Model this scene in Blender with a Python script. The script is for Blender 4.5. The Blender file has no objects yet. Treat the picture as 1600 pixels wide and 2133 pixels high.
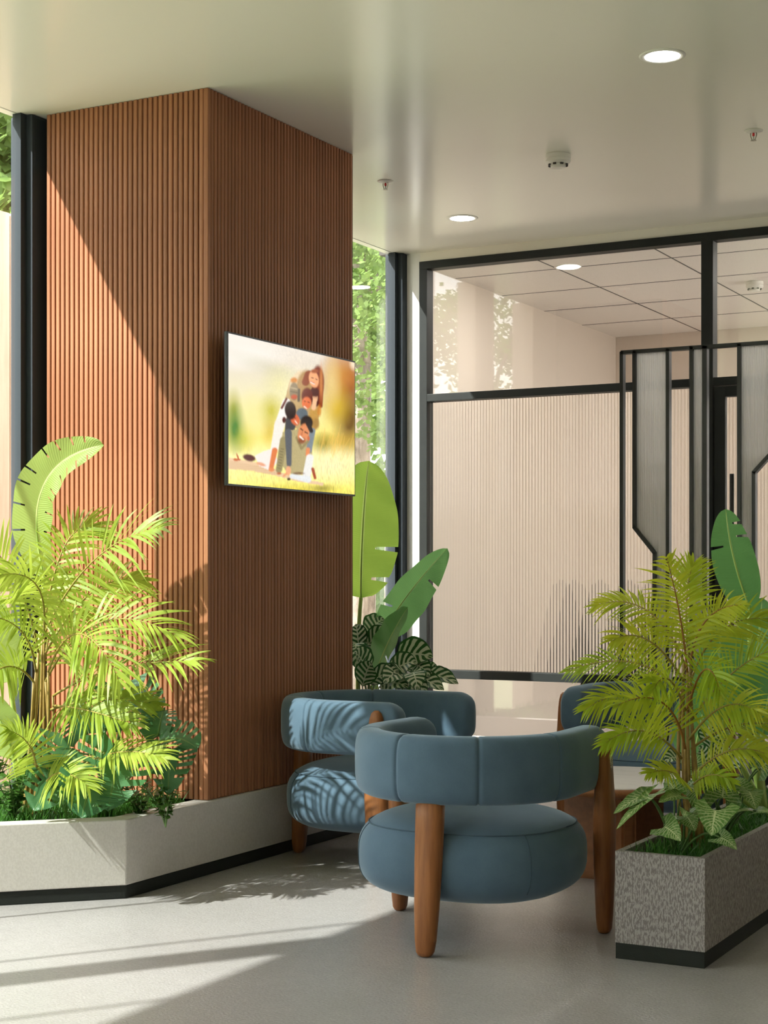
import bpy, bmesh, math, random
import numpy as np
from mathutils import Vector, Matrix
random.seed(7)
rng = np.random.default_rng(11)
S = bpy.context.scene
COL = S.collection

# ------------------------------------------------------------------ camera, sky, sun, exposure
F, HY, CH = 3380.0, 1195.0, 1.2            # focal length in pixels, horizon row, camera height
TH = math.atan(1819 / 3380); CT, ST = math.cos(TH), math.sin(TH)
cam = bpy.data.cameras.new('camera'); camo = bpy.data.objects.new('camera', cam); COL.objects.link(camo)
camo.location = (0, 0, CH); camo.rotation_euler = (math.pi / 2, 0, TH)
cam.sensor_fit = 'HORIZONTAL'; cam.sensor_width = 36; cam.lens = 36 * F / 1600
cam.shift_y = (HY - 1066.5) / 1600; cam.clip_start = .05; cam.clip_end = 300
S.camera = camo

w = bpy.data.worlds.new('sky'); S.world = w; w.use_nodes = True
bg = w.node_tree.nodes['Background']
bg.inputs[0].default_value = (.99, .99, 1.0, 1); bg.inputs[1].default_value = 4.1

sun = bpy.data.lights.new('sun', 'SUN'); suno = bpy.data.objects.new('sun', sun); COL.objects.link(suno)
SUND = Vector((.62, .90, -1.0))
suno.rotation_euler = SUND.to_track_quat('-Z', 'Y').to_euler()
sun.energy = 14.8; sun.angle = math.radians(.7); sun.color = (1, .965, .935)

S.view_settings.view_transform = 'Standard'; S.view_settings.look = 'None'
S.view_settings.exposure = 0.16; S.view_settings.gamma = 1
S.view_settings.use_curve_mapping = False
S.cycles.caustics_reflective = False; S.cycles.caustics_refractive = False
S.cycles.max_bounces = 14; S.cycles.transparent_max_bounces = 24; S.cycles.diffuse_bounces = 6

# ------------------------------------------------------------------ pixel helpers (a pixel is a direction; the plane gives the distance)
def at_d(px, py, d):
    cx = (px - 800) / F * d
    return Vector((cx * CT - d * ST, cx * ST + d * CT, CH - (py - HY) / F * d))
def at_z(px, py, z): return at_d(px, py, (CH - z) * F / (py - HY))
def at_y(px, py, Y): return at_d(px, py, Y / ((px - 800) / F * ST + CT))
def at_x(px, py, X): return at_d(px, py, X / ((px - 800) / F * CT - ST))

# ------------------------------------------------------------------ object helpers
def new_obj(name, data, parent=None):
    o = bpy.data.objects.new(name, data); COL.objects.link(o)
    if parent is not None: o.parent = parent
    return o
def mesh(name, V, Fc, mat, parent=None, smooth=False, uv=None, off=None):
    if off is not None: V = [(v[0]-off[0], v[1]-off[1], v[2]-off[2]) for v in V]
    me = bpy.data.meshes.new(name); me.from_pydata([tuple(v) for v in V], [], Fc)
    if uv is not None:
        l = me.uv_layers.new(name='UVMap')
        a = np.array(uv, dtype=np.float32)
        idx = np.zeros(len(me.loops), dtype=np.int32); me.loops.foreach_get('vertex_index', idx)
        l.data.foreach_set('uv', a[idx].ravel())
    if smooth: me.polygons.foreach_set('use_smooth', [True] * len(me.polygons))
    if mat: me.materials.append(mat)
    me.update()
    return new_obj(name, me, parent)
def from_bm(name, bm, mat, parent=None, smooth=False):
    me = bpy.data.meshes.new(name); bmesh.ops.recalc_face_normals(bm, faces=bm.faces); bm.to_mesh(me); bm.free()
    if smooth: me.polygons.foreach_set('use_smooth', [True] * len(me.polygons))
    me.materials.append(mat); return new_obj(name, me, parent)
def box(name, lo, hi, mat, parent=None, bev=0.0, off=None):
    bm = bmesh.new(); lo = Vector(lo); hi = Vector(hi)
    if off is not None: lo = lo - Vector(off); hi = hi - Vector(off)
    bmesh.ops.create_cube(bm, size=1)
    for v in bm.verts:
        v.co = Vector([(lo[i] + hi[i]) / 2 + v.co[i] * (hi[i] - lo[i]) for i in range(3)])
    if bev > 0: bmesh.ops.bevel(bm, geom=bm.edges[:], offset=bev, segments=2, profile=.7, affect='EDGES')
    return from_bm(name, bm, mat, parent)
def prism(name, poly, z0, z1, mat, parent=None, bev=0.0, off=None):
    bm = bmesh.new(); o = off or (0, 0, 0)
    vs = [bm.verts.new((p[0]-o[0], p[1]-o[1], z0-o[2])) for p in poly]; f = bm.faces.new(vs)
    r = bmesh.ops.extrude_face_region(bm, geom=[f])
    for v in r['geom']:
        if isinstance(v, bmesh.types.BMVert): v.co.z = z1 - o[2]
    if bev: bmesh.ops.bevel(bm, geom=bm.edges[:], offset=bev, segments=2, profile=.7, affect='EDGES')
    return from_bm(name, bm, mat, parent)
def lathe_vf(prof, n=32, c=(0, 0, 0)):
    V, Fc = [], []
    for r, z in prof:
        for k in range(n):
            a = 2 * math.pi * k / n; V.append((c[0] + r * math.cos(a), c[1] + r * math.sin(a), c[2] + z))
    for i in range(len(prof) - 1):
        for k in range(n):
            k2 = (k + 1) % n; Fc.append((i*n+k, i*n+k2, (i+1)*n+k2, (i+1)*n+k))
    Fc.append(tuple(range(n))[::-1]); Fc.append(tuple(range((len(prof)-1)*n, len(prof)*n)))
    return V, Fc
def tube_vf(pts, rad, n=7, flat=None):
    """tube through pts; rad is one radius or a list"""
    pts = [Vector(p) for p in pts]
    if not isinstance(rad, (list, tuple)): rad = [rad] * len(pts)
    V, Fc = [], []
    t0 = (pts[1] - pts[0]).normalized()
    nrm = t0.orthogonal().normalized()
    for i, p in enumerate(pts):
        t = (pts[min(i+1, len(pts)-1)] - pts[max(i-1, 0)]).normalized()
        nrm = (nrm - t * nrm.dot(t)).normalized(); b = t.cross(nrm)
        for k in range(n):
            a = 2 * math.pi * k / n
            V.append(p + (nrm * math.cos(a) + b * math.sin(a)) * rad[i])
    for i in range(len(pts) - 1):
        for k in range(n):
            k2 = (k + 1) % n; Fc.append((i*n+k, i*n+k2, (i+1)*n+k2, (i+1)*n+k))
    Fc.append(tuple(range(n))[::-1]); Fc.append(tuple(range((len(pts)-1)*n, len(pts)*n)))
    return V, Fc
def tube(name, pts, rad, mat, parent=None, n=7, off=None):
    V, Fc = tube_vf(pts, rad, n); return mesh(name, V, Fc, mat, parent, True, off=off)
def tag(o, label, cat=None, group=None, kind=None):
    if label: o['label'] = label
    if cat: o['category'] = cat
    if group: o['group'] = group
    if kind: o['kind'] = kind
    return o
def struct(o, label=None, cat=None):
    o['kind'] = 'structure'
    if label: o['label'] = label
    if cat: o['category'] = cat
    return o
def thing(name, loc, label, cat, group=None, rz=0):
    o = new_obj(name, None); o.location = loc; o.rotation_euler = (0, 0, rz); o.empty_display_size = .1
    return tag(o, label, cat, group)
def bez(B, C, T, n):
    B, C, T = Vector(B), Vector(C), Vector(T); out = []
    for i in range(n + 1):
        t = i / n; out.append(B * (1-t)**2 + C * 2*t*(1-t) + T * t*t)
    return out

# ------------------------------------------------------------------ materials
class NT:
    def __init__(s, name):
        s.m = bpy.data.materials.new(name); s.m.use_nodes = True; s.t = s.m.node_tree
        s.t.nodes.clear(); s.out = s.n('ShaderNodeOutputMaterial')
    def n(s, typ, ins=None, **kw):
        nd = s.t.nodes.new(typ)
        for k, v in kw.items(): setattr(nd, k, v)
        for k, v in (ins or {}).items():
            if isinstance(v, bpy.types.NodeSocket): s.t.links.new(v, nd.inputs[k])
            else: nd.inputs[k].default_value = v
        return nd
    def mixc(s, f, a, b, typ='MIX'):
        nd = s.n('ShaderNodeMix', data_type='RGBA', blend_type=typ)
        for k, v in ((0, f), (6, a), (7, b)):
            if isinstance(v, bpy.types.NodeSocket): s.t.links.new(v, nd.inputs[k])
            else: nd.inputs[k].default_value = v if k == 0 or len(v) == 4 else (*v, 1)
        return nd.outputs[2]
    def ramp(s, fac, stops):
        nd = s.n('ShaderNodeValToRGB', {0: fac}); e = nd.color_ramp.elements
        while len(e) < len(stops): e.new(.5)
        for el, (p, c) in zip(e, stops):
            el.position = p; el.color = (*c, 1) if len(c) == 3 else c
        return nd.outputs[0]
    def coord(s, which='Object', scale=(1, 1, 1)):
        tc = s.n('ShaderNodeTexCoord')
        return s.n('ShaderNodeMapping', {0: tc.outputs[which], 3: scale}).outputs[0]
    def noise(s, vec, scale, detail=3, rough=.5):
        return s.n('ShaderNodeTexNoise', {'Vector': vec, 'Scale': scale, 'Detail': detail, 'Roughness': rough}).outputs[0]
    def bump(s, h, strength, dist=.002):
        return s.n('ShaderNodeBump', {'Height': h, 'Strength': strength, 'Distance': dist}).outputs[0]
    def principled(s, **k):
        nd = s.n('ShaderNodeBsdfPrincipled')
        for key, v in k.items():
            key = key.replace('_', ' ')
            if isinstance(v, bpy.types.NodeSocket): s.t.links.new(v, nd.inputs[key])
            else: nd.inputs[key].default_value = (*v, 1) if isinstance(v, tuple) and len(v) == 3 else v
        return nd
    def done(s, sh):
        s.t.links.new(sh.outputs[0] if hasattr(sh, 'outputs') else sh, s.out.inputs[0]); return s.m

def m_plain(name, col, rough=.5, metal=0.0, spec=.5, nscale=None, namt=.12, bscale=None, bstr=.2, bdist=.002, coord='Object'):
    t = NT(name); c = col; k = {}
    v = t.coord(coord)
    if nscale: c = t.mixc(t.noise(v, nscale, 4), tuple(x*(1-namt) for x in col), tuple(min(1, x*(1+namt)) for x in col))
    if bscale: k['Normal'] = t.bump(t.noise(v, bscale, 4), bstr, bdist)
    return t.done(t.principled(Base_Color=c, Roughness=rough, Metallic=metal, Specular_IOR_Level=spec, **k))
def m_wood(name, dark, light, scale=(60, 60, 3), rough=.5, bstr=.25, spec=.35):
    t = NT(name); v = t.coord('Object', scale)
    n1 = t.noise(v, 1.0, 5, .6); n2 = t.noise(t.coord('Object', (scale[0]*.12, scale[1]*.12, scale[2]*.4)), 1.0, 3)
    inf = t.n('ShaderNodeObjectInfo').outputs['Random']
    c = t.ramp(n1, [(.25, dark), (.75, light)])
    c = t.mixc(.35, c, t.ramp(n2, [(.3, dark), (.7, light)]))
    hsv = t.n('ShaderNodeHueSaturation', {'Color': c, 'Value': t.n('ShaderNodeMapRange', {0: inf, 3: .88, 4: 1.12}).outputs[0]})
    return t.done(t.principled(Base_Color=hsv.outputs[0], Roughness=rough, Specular_IOR_Level=spec, Normal=t.bump(n1, bstr, .001)))
def m_glass_clear(name, tint=(1, 1, 1), ior=1.45):
    t = NT(name)
    fac = t.n('ShaderNodeLayerWeight', {'Blend': .5}).outputs['Facing']            # Schlick reflectance, same from both sides of the sheet
    pw = t.n('ShaderNodeMath', {0: fac, 1: 5.0}, operation='POWER').outputs[0]
    r0 = ((ior - 1)/(ior + 1))**2
    fr = t.n('ShaderNodeMath', {0: pw, 1: 1 - r0, 2: r0}, operation='MULTIPLY_ADD').outputs[0]
    tr = t.n('ShaderNodeBsdfTransparent', {'Color': (*tint, 1)}).outputs[0]
    gl = t.n('ShaderNodeBsdfGlossy', {'Roughness': 0.0, 'Color': (1, 1, 1, 1)}).outputs[0]
    return t.done(t.n('ShaderNodeMixShader', {0: fr, 1: tr, 2: gl}))
def m_leaf(name, c1, c2, trans=.4, rough=.4, pattern=None, c3=None, spec=.4):
    """c1..c2 per-leaf variation; patterns follow the blade (u across, v along)"""
    t = NT(name); inf = t.n('ShaderNodeObjectInfo').outputs['Random']
    uvn = t.n('ShaderNodeTexCoord').outputs['UV']; sep = t.n('ShaderNodeSeparateXYZ', {0: uvn})
    u, v = sep.outputs[0], sep.outputs[1]
    def M(op, a, b=None, clamp=False):
        nd = t.n('ShaderNodeMath', {0: a}, operation=op, use_clamp=clamp)
        if b is not None:
            if isinstance(b, bpy.types.NodeSocket): t.t.links.new(b, nd.inputs[1])
            else: nd.inputs[1].default_value = b
        return nd.outputs[0]
    au = M('ABSOLUTE', M('SUBTRACT', M('MULTIPLY', u, 2.0), 1.0))       # 0 at the midrib, 1 at the margin
    base = t.mixc(inf, c1, c2)
    pos = t.coord('Object'); nz = t.noise(pos, 9.0, 2)
    base = t.mixc(t.n('ShaderNodeMapRange', {0: nz, 1: .35, 2: .7}).outputs[0], base, tuple(x*.8 for x in c1)) if pattern is None else base
    k = {}
    if pattern == 'banana':
        ln = M('SINE', M('MULTIPLY', M('SUBTRACT', v, M('MULTIPLY', au, .06)), 420.0))
        base = t.mixc(M('MULTIPLY', M('ADD', ln, 1.0), .12), base, c2)
        base = t.mixc(M('LESS_THAN', au, .05), base, c3 or c2)
        k['Normal'] = t.bump(ln, .25, .002)
    if pattern == 'stripe':                                            # calathea: pale bars between dark feathered bands
        ph = M('MULTIPLY', M('SUBTRACT', v, M('MULTIPLY', au, .22)), 40.0)
        ph = M('ADD', ph, M('MULTIPLY', t.noise(pos, 30.0, 2), 2.0))
        ln = M('SINE', ph)
        fade = M('GREATER_THAN', .86, au)
        f = t.n('ShaderNodeMapRange', {0: ln, 1: -.15, 2: .25}).outputs[0]
        base = t.mixc(M('MULTIPLY', f, fade), base, c3)
        base = t.mixc(M('LESS_THAN', au, .06), base, c3)
    if pattern == 'vein':                                              # arrowhead vine: pale net of veins
        ph = M('MULTIPLY', M('SUBTRACT', v, M('MULTIPLY', au, .30)), 62.0)
        ph = M('ADD', ph, M('MULTIPLY', t.noise(pos, 40.0, 2), 5.0))
        ln = M('SINE', ph)
        f1 = t.n('ShaderNodeMapRange', {0: ln, 1: .35, 2: .95}).outputs[0]
        f2 = t.n('ShaderNodeMapRange', {0: t.noise(pos, 130.0, 3), 1: .5, 2: .62}).outputs[0]
        f = M('MULTIPLY', M('MAXIMUM', f1, M('MULTIPLY', f2, .55)), M('SUBTRACT', 1.12, M('MULTIPLY', au, .75)), True)
        base = t.mixc(f, base, c3)
        base = t.mixc(M('LESS_THAN', au, .045), base, c3)
    p = t.principled(Base_Color=base, Roughness=rough, Specular_IOR_Level=spec, **k)
    tl = t.n('ShaderNodeBsdfTranslucent', {'Color': t.mixc(.6, base, tuple(min(1, x*1.5) for x in c2))})
    return t.done(t.n('ShaderNodeMixShader', {0: trans, 1: p.outputs[0], 2: tl.outputs[0]}))
def m_emit(name, col, st):
    t = NT(name); return t.done(t.n('ShaderNodeEmission', {'Color': (*col, 1), 'Strength': st}))

def mk_floor():
    t = NT('floor_vinyl'); v = t.coord('Object')
    big = t.noise(v, 1.3, 3); med = t.noise(v, 22, 5, .65); fine = t.noise(v, 120, 4, .6)
    c = t.ramp(t.mixc(.55, t.mixc(.3, big, med), fine), [(.34, (.345, .322, .326)), (.66, (.495, .464, .475))])
    return t.done(t.principled(Base_Color=c, Roughness=t.n('ShaderNodeMapRange', {0: med, 3: .14, 4: .26}).outputs[0],
                               Specular_IOR_Level=.5, Normal=t.bump(fine, .45, .003)))
def mk_planter(name, a, b, stretch, e0=.44, e1=.56):
    t = NT(name); n = t.noise(t.coord('Object', stretch), 1, 5, .62)
    c = t.ramp(n, [(e0, a), (e1, b)])
    return t.done(t.principled(Base_Color=c, Roughness=.75, Normal=t.bump(n, .25, .002)))
def mk_fabric():
    t = NT('blue_velvet'); v = t.coord('Object')
    n = t.noise(v, 9, 4); fn = t.noise(v, 420, 3)
    c = t.ramp(t.mixc(.35, n, fn), [(.3, (.078, .130, .195)), (.7, (.108, .172, .245))])
    return t.done(t.principled(Base_Color=c, Roughness=.85, Specular_IOR_Level=.25, Sheen_Weight=.55, Sheen_Roughness=.4,
                               Sheen_Tint=(.7, .85, 1.0), Normal=t.bump(fn, .15, .001)))
def mk_marble():
    t = NT('white_stone'); v = t.coord('Object', (4, 26, 1)); n = t.noise(v, 1.6, 6, .7)
    c = t.ramp(n, [(.30, (.25, .23, .24)), (.38, (.72, .69, .70)), (.6, (.80, .77, .78))])
    return t.done(t.principled(Base_Color=c, Roughness=.3))
def mk_bark():
    t = NT('bark'); v = t.coord('Object', (14, 14, 5)); n = t.noise(v, 1.4, 6, .7)
    return t.done(t.principled(Base_Color=t.ramp(n, [(.3, (.12, .09, .07)), (.7, (.42, .36, .31))]), Roughness=.9, Normal=t.bump(n, .8, .02)))
def mk_grille_tile():
    t = NT('acoustic_tile'); v = t.coord('Object'); n = t.noise(v, 240, 3, .7)
    c = t.ramp(n, [(.34, (.50, .46, .41)), (.42, (.82, .77, .71))])
    return t.done(t.principled(Base_Color=c, Roughness=.85, Specular_IOR_Level=.2))
def mk_speckle():
    t = NT('speckled_inlay'); n = t.noise(t.coord('Object'), 330, 2)
    return t.done(t.principled(Base_Color=t.ramp(n, [(.45, (.16, .13, .10)), (.52, (.62, .58, .48))]), Roughness=.5))
def mk_board():
    t = NT('grey_board'); v = t.coord('Object', (1, 30, 1)); n = t.noise(v, 2, 3)
    return t.done(t.principled(Base_Color=t.ramp(n, [(.35, (.34, .31, .28)), (.65, (.50, .46, .42))]), Roughness=.8))

def mk_fence():
    t = NT('beige_board'); n = t.noise(t.coord('Object', (20, 20, 1.5)), 1, 4)
    return t.done(t.principled(Base_Color=t.ramp(n, [(.3, (.46, .34, .26)), (.7, (.58, .45, .36))]), Roughness=.8))
FLOOR = mk_floor()
CEIL = m_plain('ceiling_paint', (.87, .85, .765), .20, spec=.4)
WHITE = m_plain('white_plaster', (.80, .79, .76), .7, bscale=120, bstr=.3)
BEIGE = m_plain('offwhite_paint', (.84, .79, .72), .6)
INWALL = m_plain('greige_paint', (.67, .585, .50), .55)
BLACK = m_plain('black_metal', (.012, .015, .014), .5, .0, .3, nscale=14, namt=.3, bscale=160, bstr=.12)
BLACKP = m_plain('black_powder_coat', (.010, .011, .011), .4)
POSTM = m_plain('dark_steel', (.034, .042, .050), .55, spec=.15)
SLAT = m_wood('slat_wood', (.21, .080, .036), (.47, .210, .112), (160, 160, 2.2), .45, spec=.2)
BACKER = m_plain('slat_backer', (.035, .014, .010), .8)
LEGW = m_wood('leg_wood', (.15, .048, .015), (.40, .155, .053), (75, 75, 6), .42, .2)
TABW = m_wood('table_wood', (.17, .06, .02), (.33, .13, .05), (40, 8, 40), .42, .2)
FABRIC = mk_fabric(); PIPING = m_plain('dark_piping', (.060, .105, .155), .8)
PL_L = mk_planter('planter_plaster', (.57, .535, .51), (.62, .585, .56), (140, 140, 110))
PL_R = mk_planter('planter_bark_stone', (.21, .186, .184), (.39, .355, .352), (190, 190, 62), .475, .525)
PLINTH = m_plain('plinth_rubber', (.022, .025, .023), .7, spec=.2, bscale=200, bstr=.4)
SOIL = m_plain('soil', (.03, .022, .015), .95, bscale=60, bstr=1.0, bdist=.01)
GLASS = m_glass_clear('window_glass', (.97, .985, .97), 1.48)
GLASSP = m_glass_clear('partition_glass', (.985, .975, .965), 1.75)
def mk_flute(name, col, rough, ior=1.45, trw=1.0):
    t = NT(name)
    return t.done(t.principled(Base_Color=col, Roughness=rough, Transmission_Weight=trw, IOR=ior))
REED = mk_flute('reeded_glass', (.985, .96, .925), .06)
def mk_poly():
    t = NT('fluted_polycarbonate')
    d = t.principled(Base_Color=(.97, .97, .97), Roughness=.15); tl = t.n('ShaderNodeBsdfTranslucent', {'Color': (.98, .98, .98, 1)})
    a = t.n('ShaderNodeMixShader', {0: .55, 1: d.outputs[0], 2: tl.outputs[0]})
    return t.done(t.n('ShaderNodeMixShader', {0: .30, 1: a.outputs[0], 2: t.n('ShaderNodeBsdfTransparent').outputs[0]}))
POLY = mk_poly()
SEAL = m_plain('glazing_seal', (.22, .25, .16), .6)
MARBLE = mk_marble(); SPECK = mk_speckle(); BARK = mk_bark(); TILE = mk_grille_tile(); BOARD = mk_board()
LAMPW = m_plain('white_enamel', (.80, .78, .72), .45)
LAMP = m_emit('lamp_disc', (1, .97, .92), 30.0)
LAMPIN = m_emit('lamp_disc_inner', (1, .97, .92), 260.0)
RED = m_plain('red_bulb', (.55, .02, .02), .25); DARK = m_plain('dark_slot', (.04, .035, .03), .7)
STEEL = m_plain('sprinkler_steel', (.45, .42, .36), .4, .6)
PALM = m_leaf('palm_leaf', (.30, .42, .04), (.48, .56, .09), .38, .42)
PALMR = m_leaf('palm_leaf_yellow', (.34, .52, .03), (.66, .64, .05), .40, .42)
RACH = m_plain('palm_rachis', (.34, .26, .055), .5); RACHB = m_plain('palm_rachis_brown', (.36, .16, .035), .5)
CANE = m_plain('palm_cane', (.34, .22, .06), .5, nscale=50, namt=.35)
BANANA = m_leaf('banana_leaf', (.34, .60, .07), (.42, .66, .11), .55, .35, 'banana', (.72, .85, .40))
BANANAD = m_leaf('banana_leaf_deep', (.14, .38, .12), (.22, .47, .16), .38, .32, 'banana', (.62, .78, .42))
BANANAP = m_leaf('banana_leaf_pale', (.30, .44, .10), (.40, .52, .16), .40, .4, 'banana', (.66, .74, .40))
BSTEM = m_plain('banana_stem', (.50, .68, .18), .4)
MONST = m_leaf('monstera_leaf', (.045, .15, .06), (.085, .22, .09), .26, .25, 'banana', (.14, .28, .10))
CALA = m_leaf('calathea_leaf', (.018, .085, .022), (.035, .13, .03), .2, .3, 'stripe', (.74, .80, .62))
SYNG = m_leaf('arrowhead_leaf', (.065, .18, .03), (.11, .25, .045), .25, .35, 'vein', (.66, .74, .40))
SHRUB = m_leaf('shrub_leaf', (.05, .14, .025), (.12, .26, .05), .3, .35)
GRASS = m_leaf('grass_blade', (.045, .16, .022), (.09, .26, .04), .3, .4)
STEMG = m_plain('green_stem', (.10, .19, .05), .5)
TREEL = m_leaf('tree_leaf', (.10, .175, .04), (.20, .29, .08), .40, .5)
PAVE = m_plain('pale_paving', (.72, .69, .63), .8, nscale=5, namt=.12)
FENCE = mk_fence()
LAWN = m_plain('lawn', (.29, .32, .17), .9, nscale=6, namt=.3, bscale=60, bstr=.6)

# ------------------------------------------------------------------ room shell
H = 3.143; WX = -4.66; PY = 8.76
XR, YB = 4.2, -5.0                    # right wall and wall behind the camera
IN_Y, IN_X = 12.68, -.2               # inner room
struct(box('floor', (WX, YB, -.12), (XR, IN_Y, 0), FLOOR), 'grey polished vinyl floor with soft reflections', 'floor')
ceil = struct(box('ceiling', (WX, YB, H), (XR, PY + .06, H + .3), CEIL), 'smooth off-white painted ceiling', 'ceiling')
struct(box('wall_right', (XR, YB, 0), (XR + .1, PY, H), BEIGE), 'plain beige wall on the right', 'wall')
struct(box('wall_rear', (WX, YB - .1, 0), (XR + .1, YB, H), BEIGE), 'plain beige wall behind the viewer', 'wall')
# inner room
box_l = struct(new_obj('wall_inner_left', None), 'greige side wall of the room behind the glass', 'wall')
for y0, y1 in ((PY + .1, IN_Y),):
    box('wall_panel', (-4.75, y0, 0), (-4.655, y1, H + .3), INWALL, box_l)
struct(box('wall_inner_back', (-4.78, IN_Y, 0), (IN_X, IN_Y + .1, H + .3), INWALL), 'greige end wall of the room behind the glass', 'wall')
struct(box('wall_back', (IN_X + .1, PY, 0), (XR + .1, PY + .1, H + .3), BEIGE), 'plain beige wall right of the glass partition', 'wall')
ci = struct(box('ceiling_inner', (-4.78, PY + .06, H + .025), (IN_X, IN_Y + .1, H + .3), DARK), 'tiled acoustic ceiling behind the glass partition', 'ceiling')
xs = [-4.665, -3.935, -3.18, -2.43, -1.68, -.93, IN_X]; ys = [PY + .07, 9.648, 10.398, 11.16, 11.925, IN_Y]
for i in range(6):
    for j in range(5):
        g = .006
        if i == 0: box('grid_joint', (xs[0], ys[j] - .004, H + .002), (IN_X, ys[j] + .004, H + .02), DARK, ci)
        if j == 0: box('grid_joint', (xs[i] - .004, ys[0], H + .0025), (xs[i] + .004, IN_Y, H + .02), DARK, ci)
        box('ceiling_tile', (xs[i] + g, ys[j] + g*.8, H + .004), (xs[i+1] - g, ys[j+1] - g*.8, H + .026), TILE, ci)
struct(box('baseboard_inner', (-4.655, IN_Y - .015, 0), (IN_X, IN_Y, .08), PLINTH), 'dark skirting along the end wall behind the glass', 'skirting')

# windows
def window(name, y_posts, joints, y0, y1, label):
    r = struct(new_obj(name, None), label, 'window')
    for a, b in y_posts:
        box('post', (-4.675, a, 0), (-4.555, b, H), POSTM, r, .012)
    e = [y0] + joints + [y1]
    for a, b in zip(e[:-1], e[1:]):
        box('pane', (-4.616, a + .004, .0), (-4.604, b - .004, H), GLASS, r)
    for a, b in y_posts:
        if a - .04 >= y0: box('glazing_bead', (-4.632, a - .035, 0), (-4.588, a + .002, H), POSTM, r)
    for j in joints: box('seal', (-4.617, j - .006, 0), (-4.603, j + .006, H), SEAL, r)
    return r
window('window_1', [(5.33, 5.45), (1.67, 1.79), (-1.96, -1.84), (YB, YB + .1)], [4.40, 3.27, 2.13, .98, -.17, -1.32, -2.47, -3.62], YB + .1, 5.33,
       'full-height glazing with dark posts left of the slatted column')
window('window_2', [(8.70, 8.80)], [], 6.87, 8.70, 'full-height glazing between the slatted column and glass partition')
struct(box('wall_window', (-4.72, 5.45, 0), (-4.56, 6.87, H), INWALL), 'greige wall between the windows, behind the slatted column', 'wall')
struct(box('trim_1', (-4.70, 7.52, 0), (-4.57, 7.82, H), INWALL), 'greige pier in the glazing behind the slatted column', 'pier')
w3 = struct(new_obj('added_window', None), 'unseen wide window added to light the room behind the glass', 'window')  # invented glazing on the hidden side, lets sky light into the inner room
for a_, b_ in ((PY + .1, 10.13), (10.13, 11.4), (11.4, IN_Y)):
    box('pane', (IN_X + .03, a_ + .004, 0), (IN_X + .04, b_ - .004, H), GLASS, w3)
for a_ in (10.13, 11.4): box('post', (IN_X, a_ - .03, 0), (IN_X + .08, a_ + .03, H), POSTM, w3)

# glass partition
pt = struct(new_obj('wall_partition', None), 'black framed partition with clear and reeded glass', 'partition')
box('jamb', (-4.555, PY, 0), (-4.465, PY + .1, H), WHITE, pt)
box('header', (-4.465, PY, 3.085), (IN_X + .1, PY + .1, H), CEIL, pt)
fb = lambda n, x0, x1, z0, z1, y0=PY - .015, y1=PY + .07: box(n, (x0, y0, z0), (x1, y1, z1), BLACK, pt, .003)
XA, XB = -4.465, IN_X + .1
fb('frame_bar', XA, XB, 3.040, 3.087); fb('frame_bar', XA, XA + .052, 0, 3.040)
fb('frame_bar', XA + .052, -2.712, 2.238, 2.283); fb('frame_bar', XA + .052, -2.712, .572, .622)
fb('frame_bar', -2.712, -2.645, 0, 3.040); fb('frame_bar', -2.645, XB, 2.238, 2.283)
fb('frame_bar', XA + .052, -2.712, 0, .05); fb('frame_bar', -1.74, -1.68, 0, 2.238)
fb('frame_bar', -1.68, XB, 0, .05); fb('frame_bar', XB - .05, XB, .05, 2.238)
gy = PY + .03
box('pane', (XA + .05, gy, 2.28), (-2.71, gy + .01, 3.042), GLASSP, pt); box('pane', (-2.647, gy, 2.28), (XB, gy + .01, 3.042), GLASSP, pt)
box('pane', (XA + .05, gy, .045), (-2.71, gy + .01, .575), GLASSP, pt)
def fluted(name, poly_x0, poly_x1, zfun, y, period, amp, mat, parent, thick=.006, seg=6):
    """closed sheet with half-round ribs on the viewer's side; zfun(x) gives (z0, z1)"""
    n = max(2, int(round((poly_x1 - poly_x0) / period))) * seg
    V, Fc = [], []
    for i in range(n + 1):
        x = poly_x0 + (poly_x1 - poly_x0) * i / n; ph = (i % seg) / seg
        yy = y - amp * math.sin(math.pi * ph)
        z0, z1 = zfun(x)
        V += [(x, yy, z0), (x, yy, z1), (x, y + thick, z0), (x, y + thick, z1)]
    for i in range(n):
        a, b = 4*i, 4*i + 4
        Fc += [(a, b, b+1, a+1), (a+3, b+3, b+2, a+2), (a+1, b+1, b+3, a+3), (a+2, b+2, b, a)]
    Fc += [(0, 1, 3, 2), (4*n+2, 4*n+3, 4*n+1, 4*n)]
    o = mesh(name, V, Fc, mat, parent); return o
fluted('reeded_pane', XA + .052, -2.712, lambda x: (.622, 2.238), gy, .0195, .0036, REED, pt)
fluted('reeded_pane', -1.68, XB - .05, lambda x: (.05, 2.238), gy, .0195, .0036, REED, pt)
dr = struct(new_obj('door_1', None), 'black framed glass door at the right end of the partition', 'door')
DX0, DX1 = -2.640, -1.745
for a in ((DX0, DX0 + .062, .01, 2.232), (DX1 - .062, DX1, .01, 2.232), (DX0 + .062, DX1 - .062, 2.175, 2.232), (DX0 + .062, DX1 - .062, .01, .12)):
    box('door_rail', (a[0], PY - .008, a[2]), (a[1], PY + .05, a[3]), BLACK, dr, .003)
fluted('door_pane', DX0 + .062, DX1 - .062, lambda x: (.12, 2.175), gy, .0195, .0036, REED, dr)
tube('door_handle', [(-2.525, PY - .06, .75), (-2.525, PY - .06, 1.745)], .012, BLACKP, dr, 10)

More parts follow.
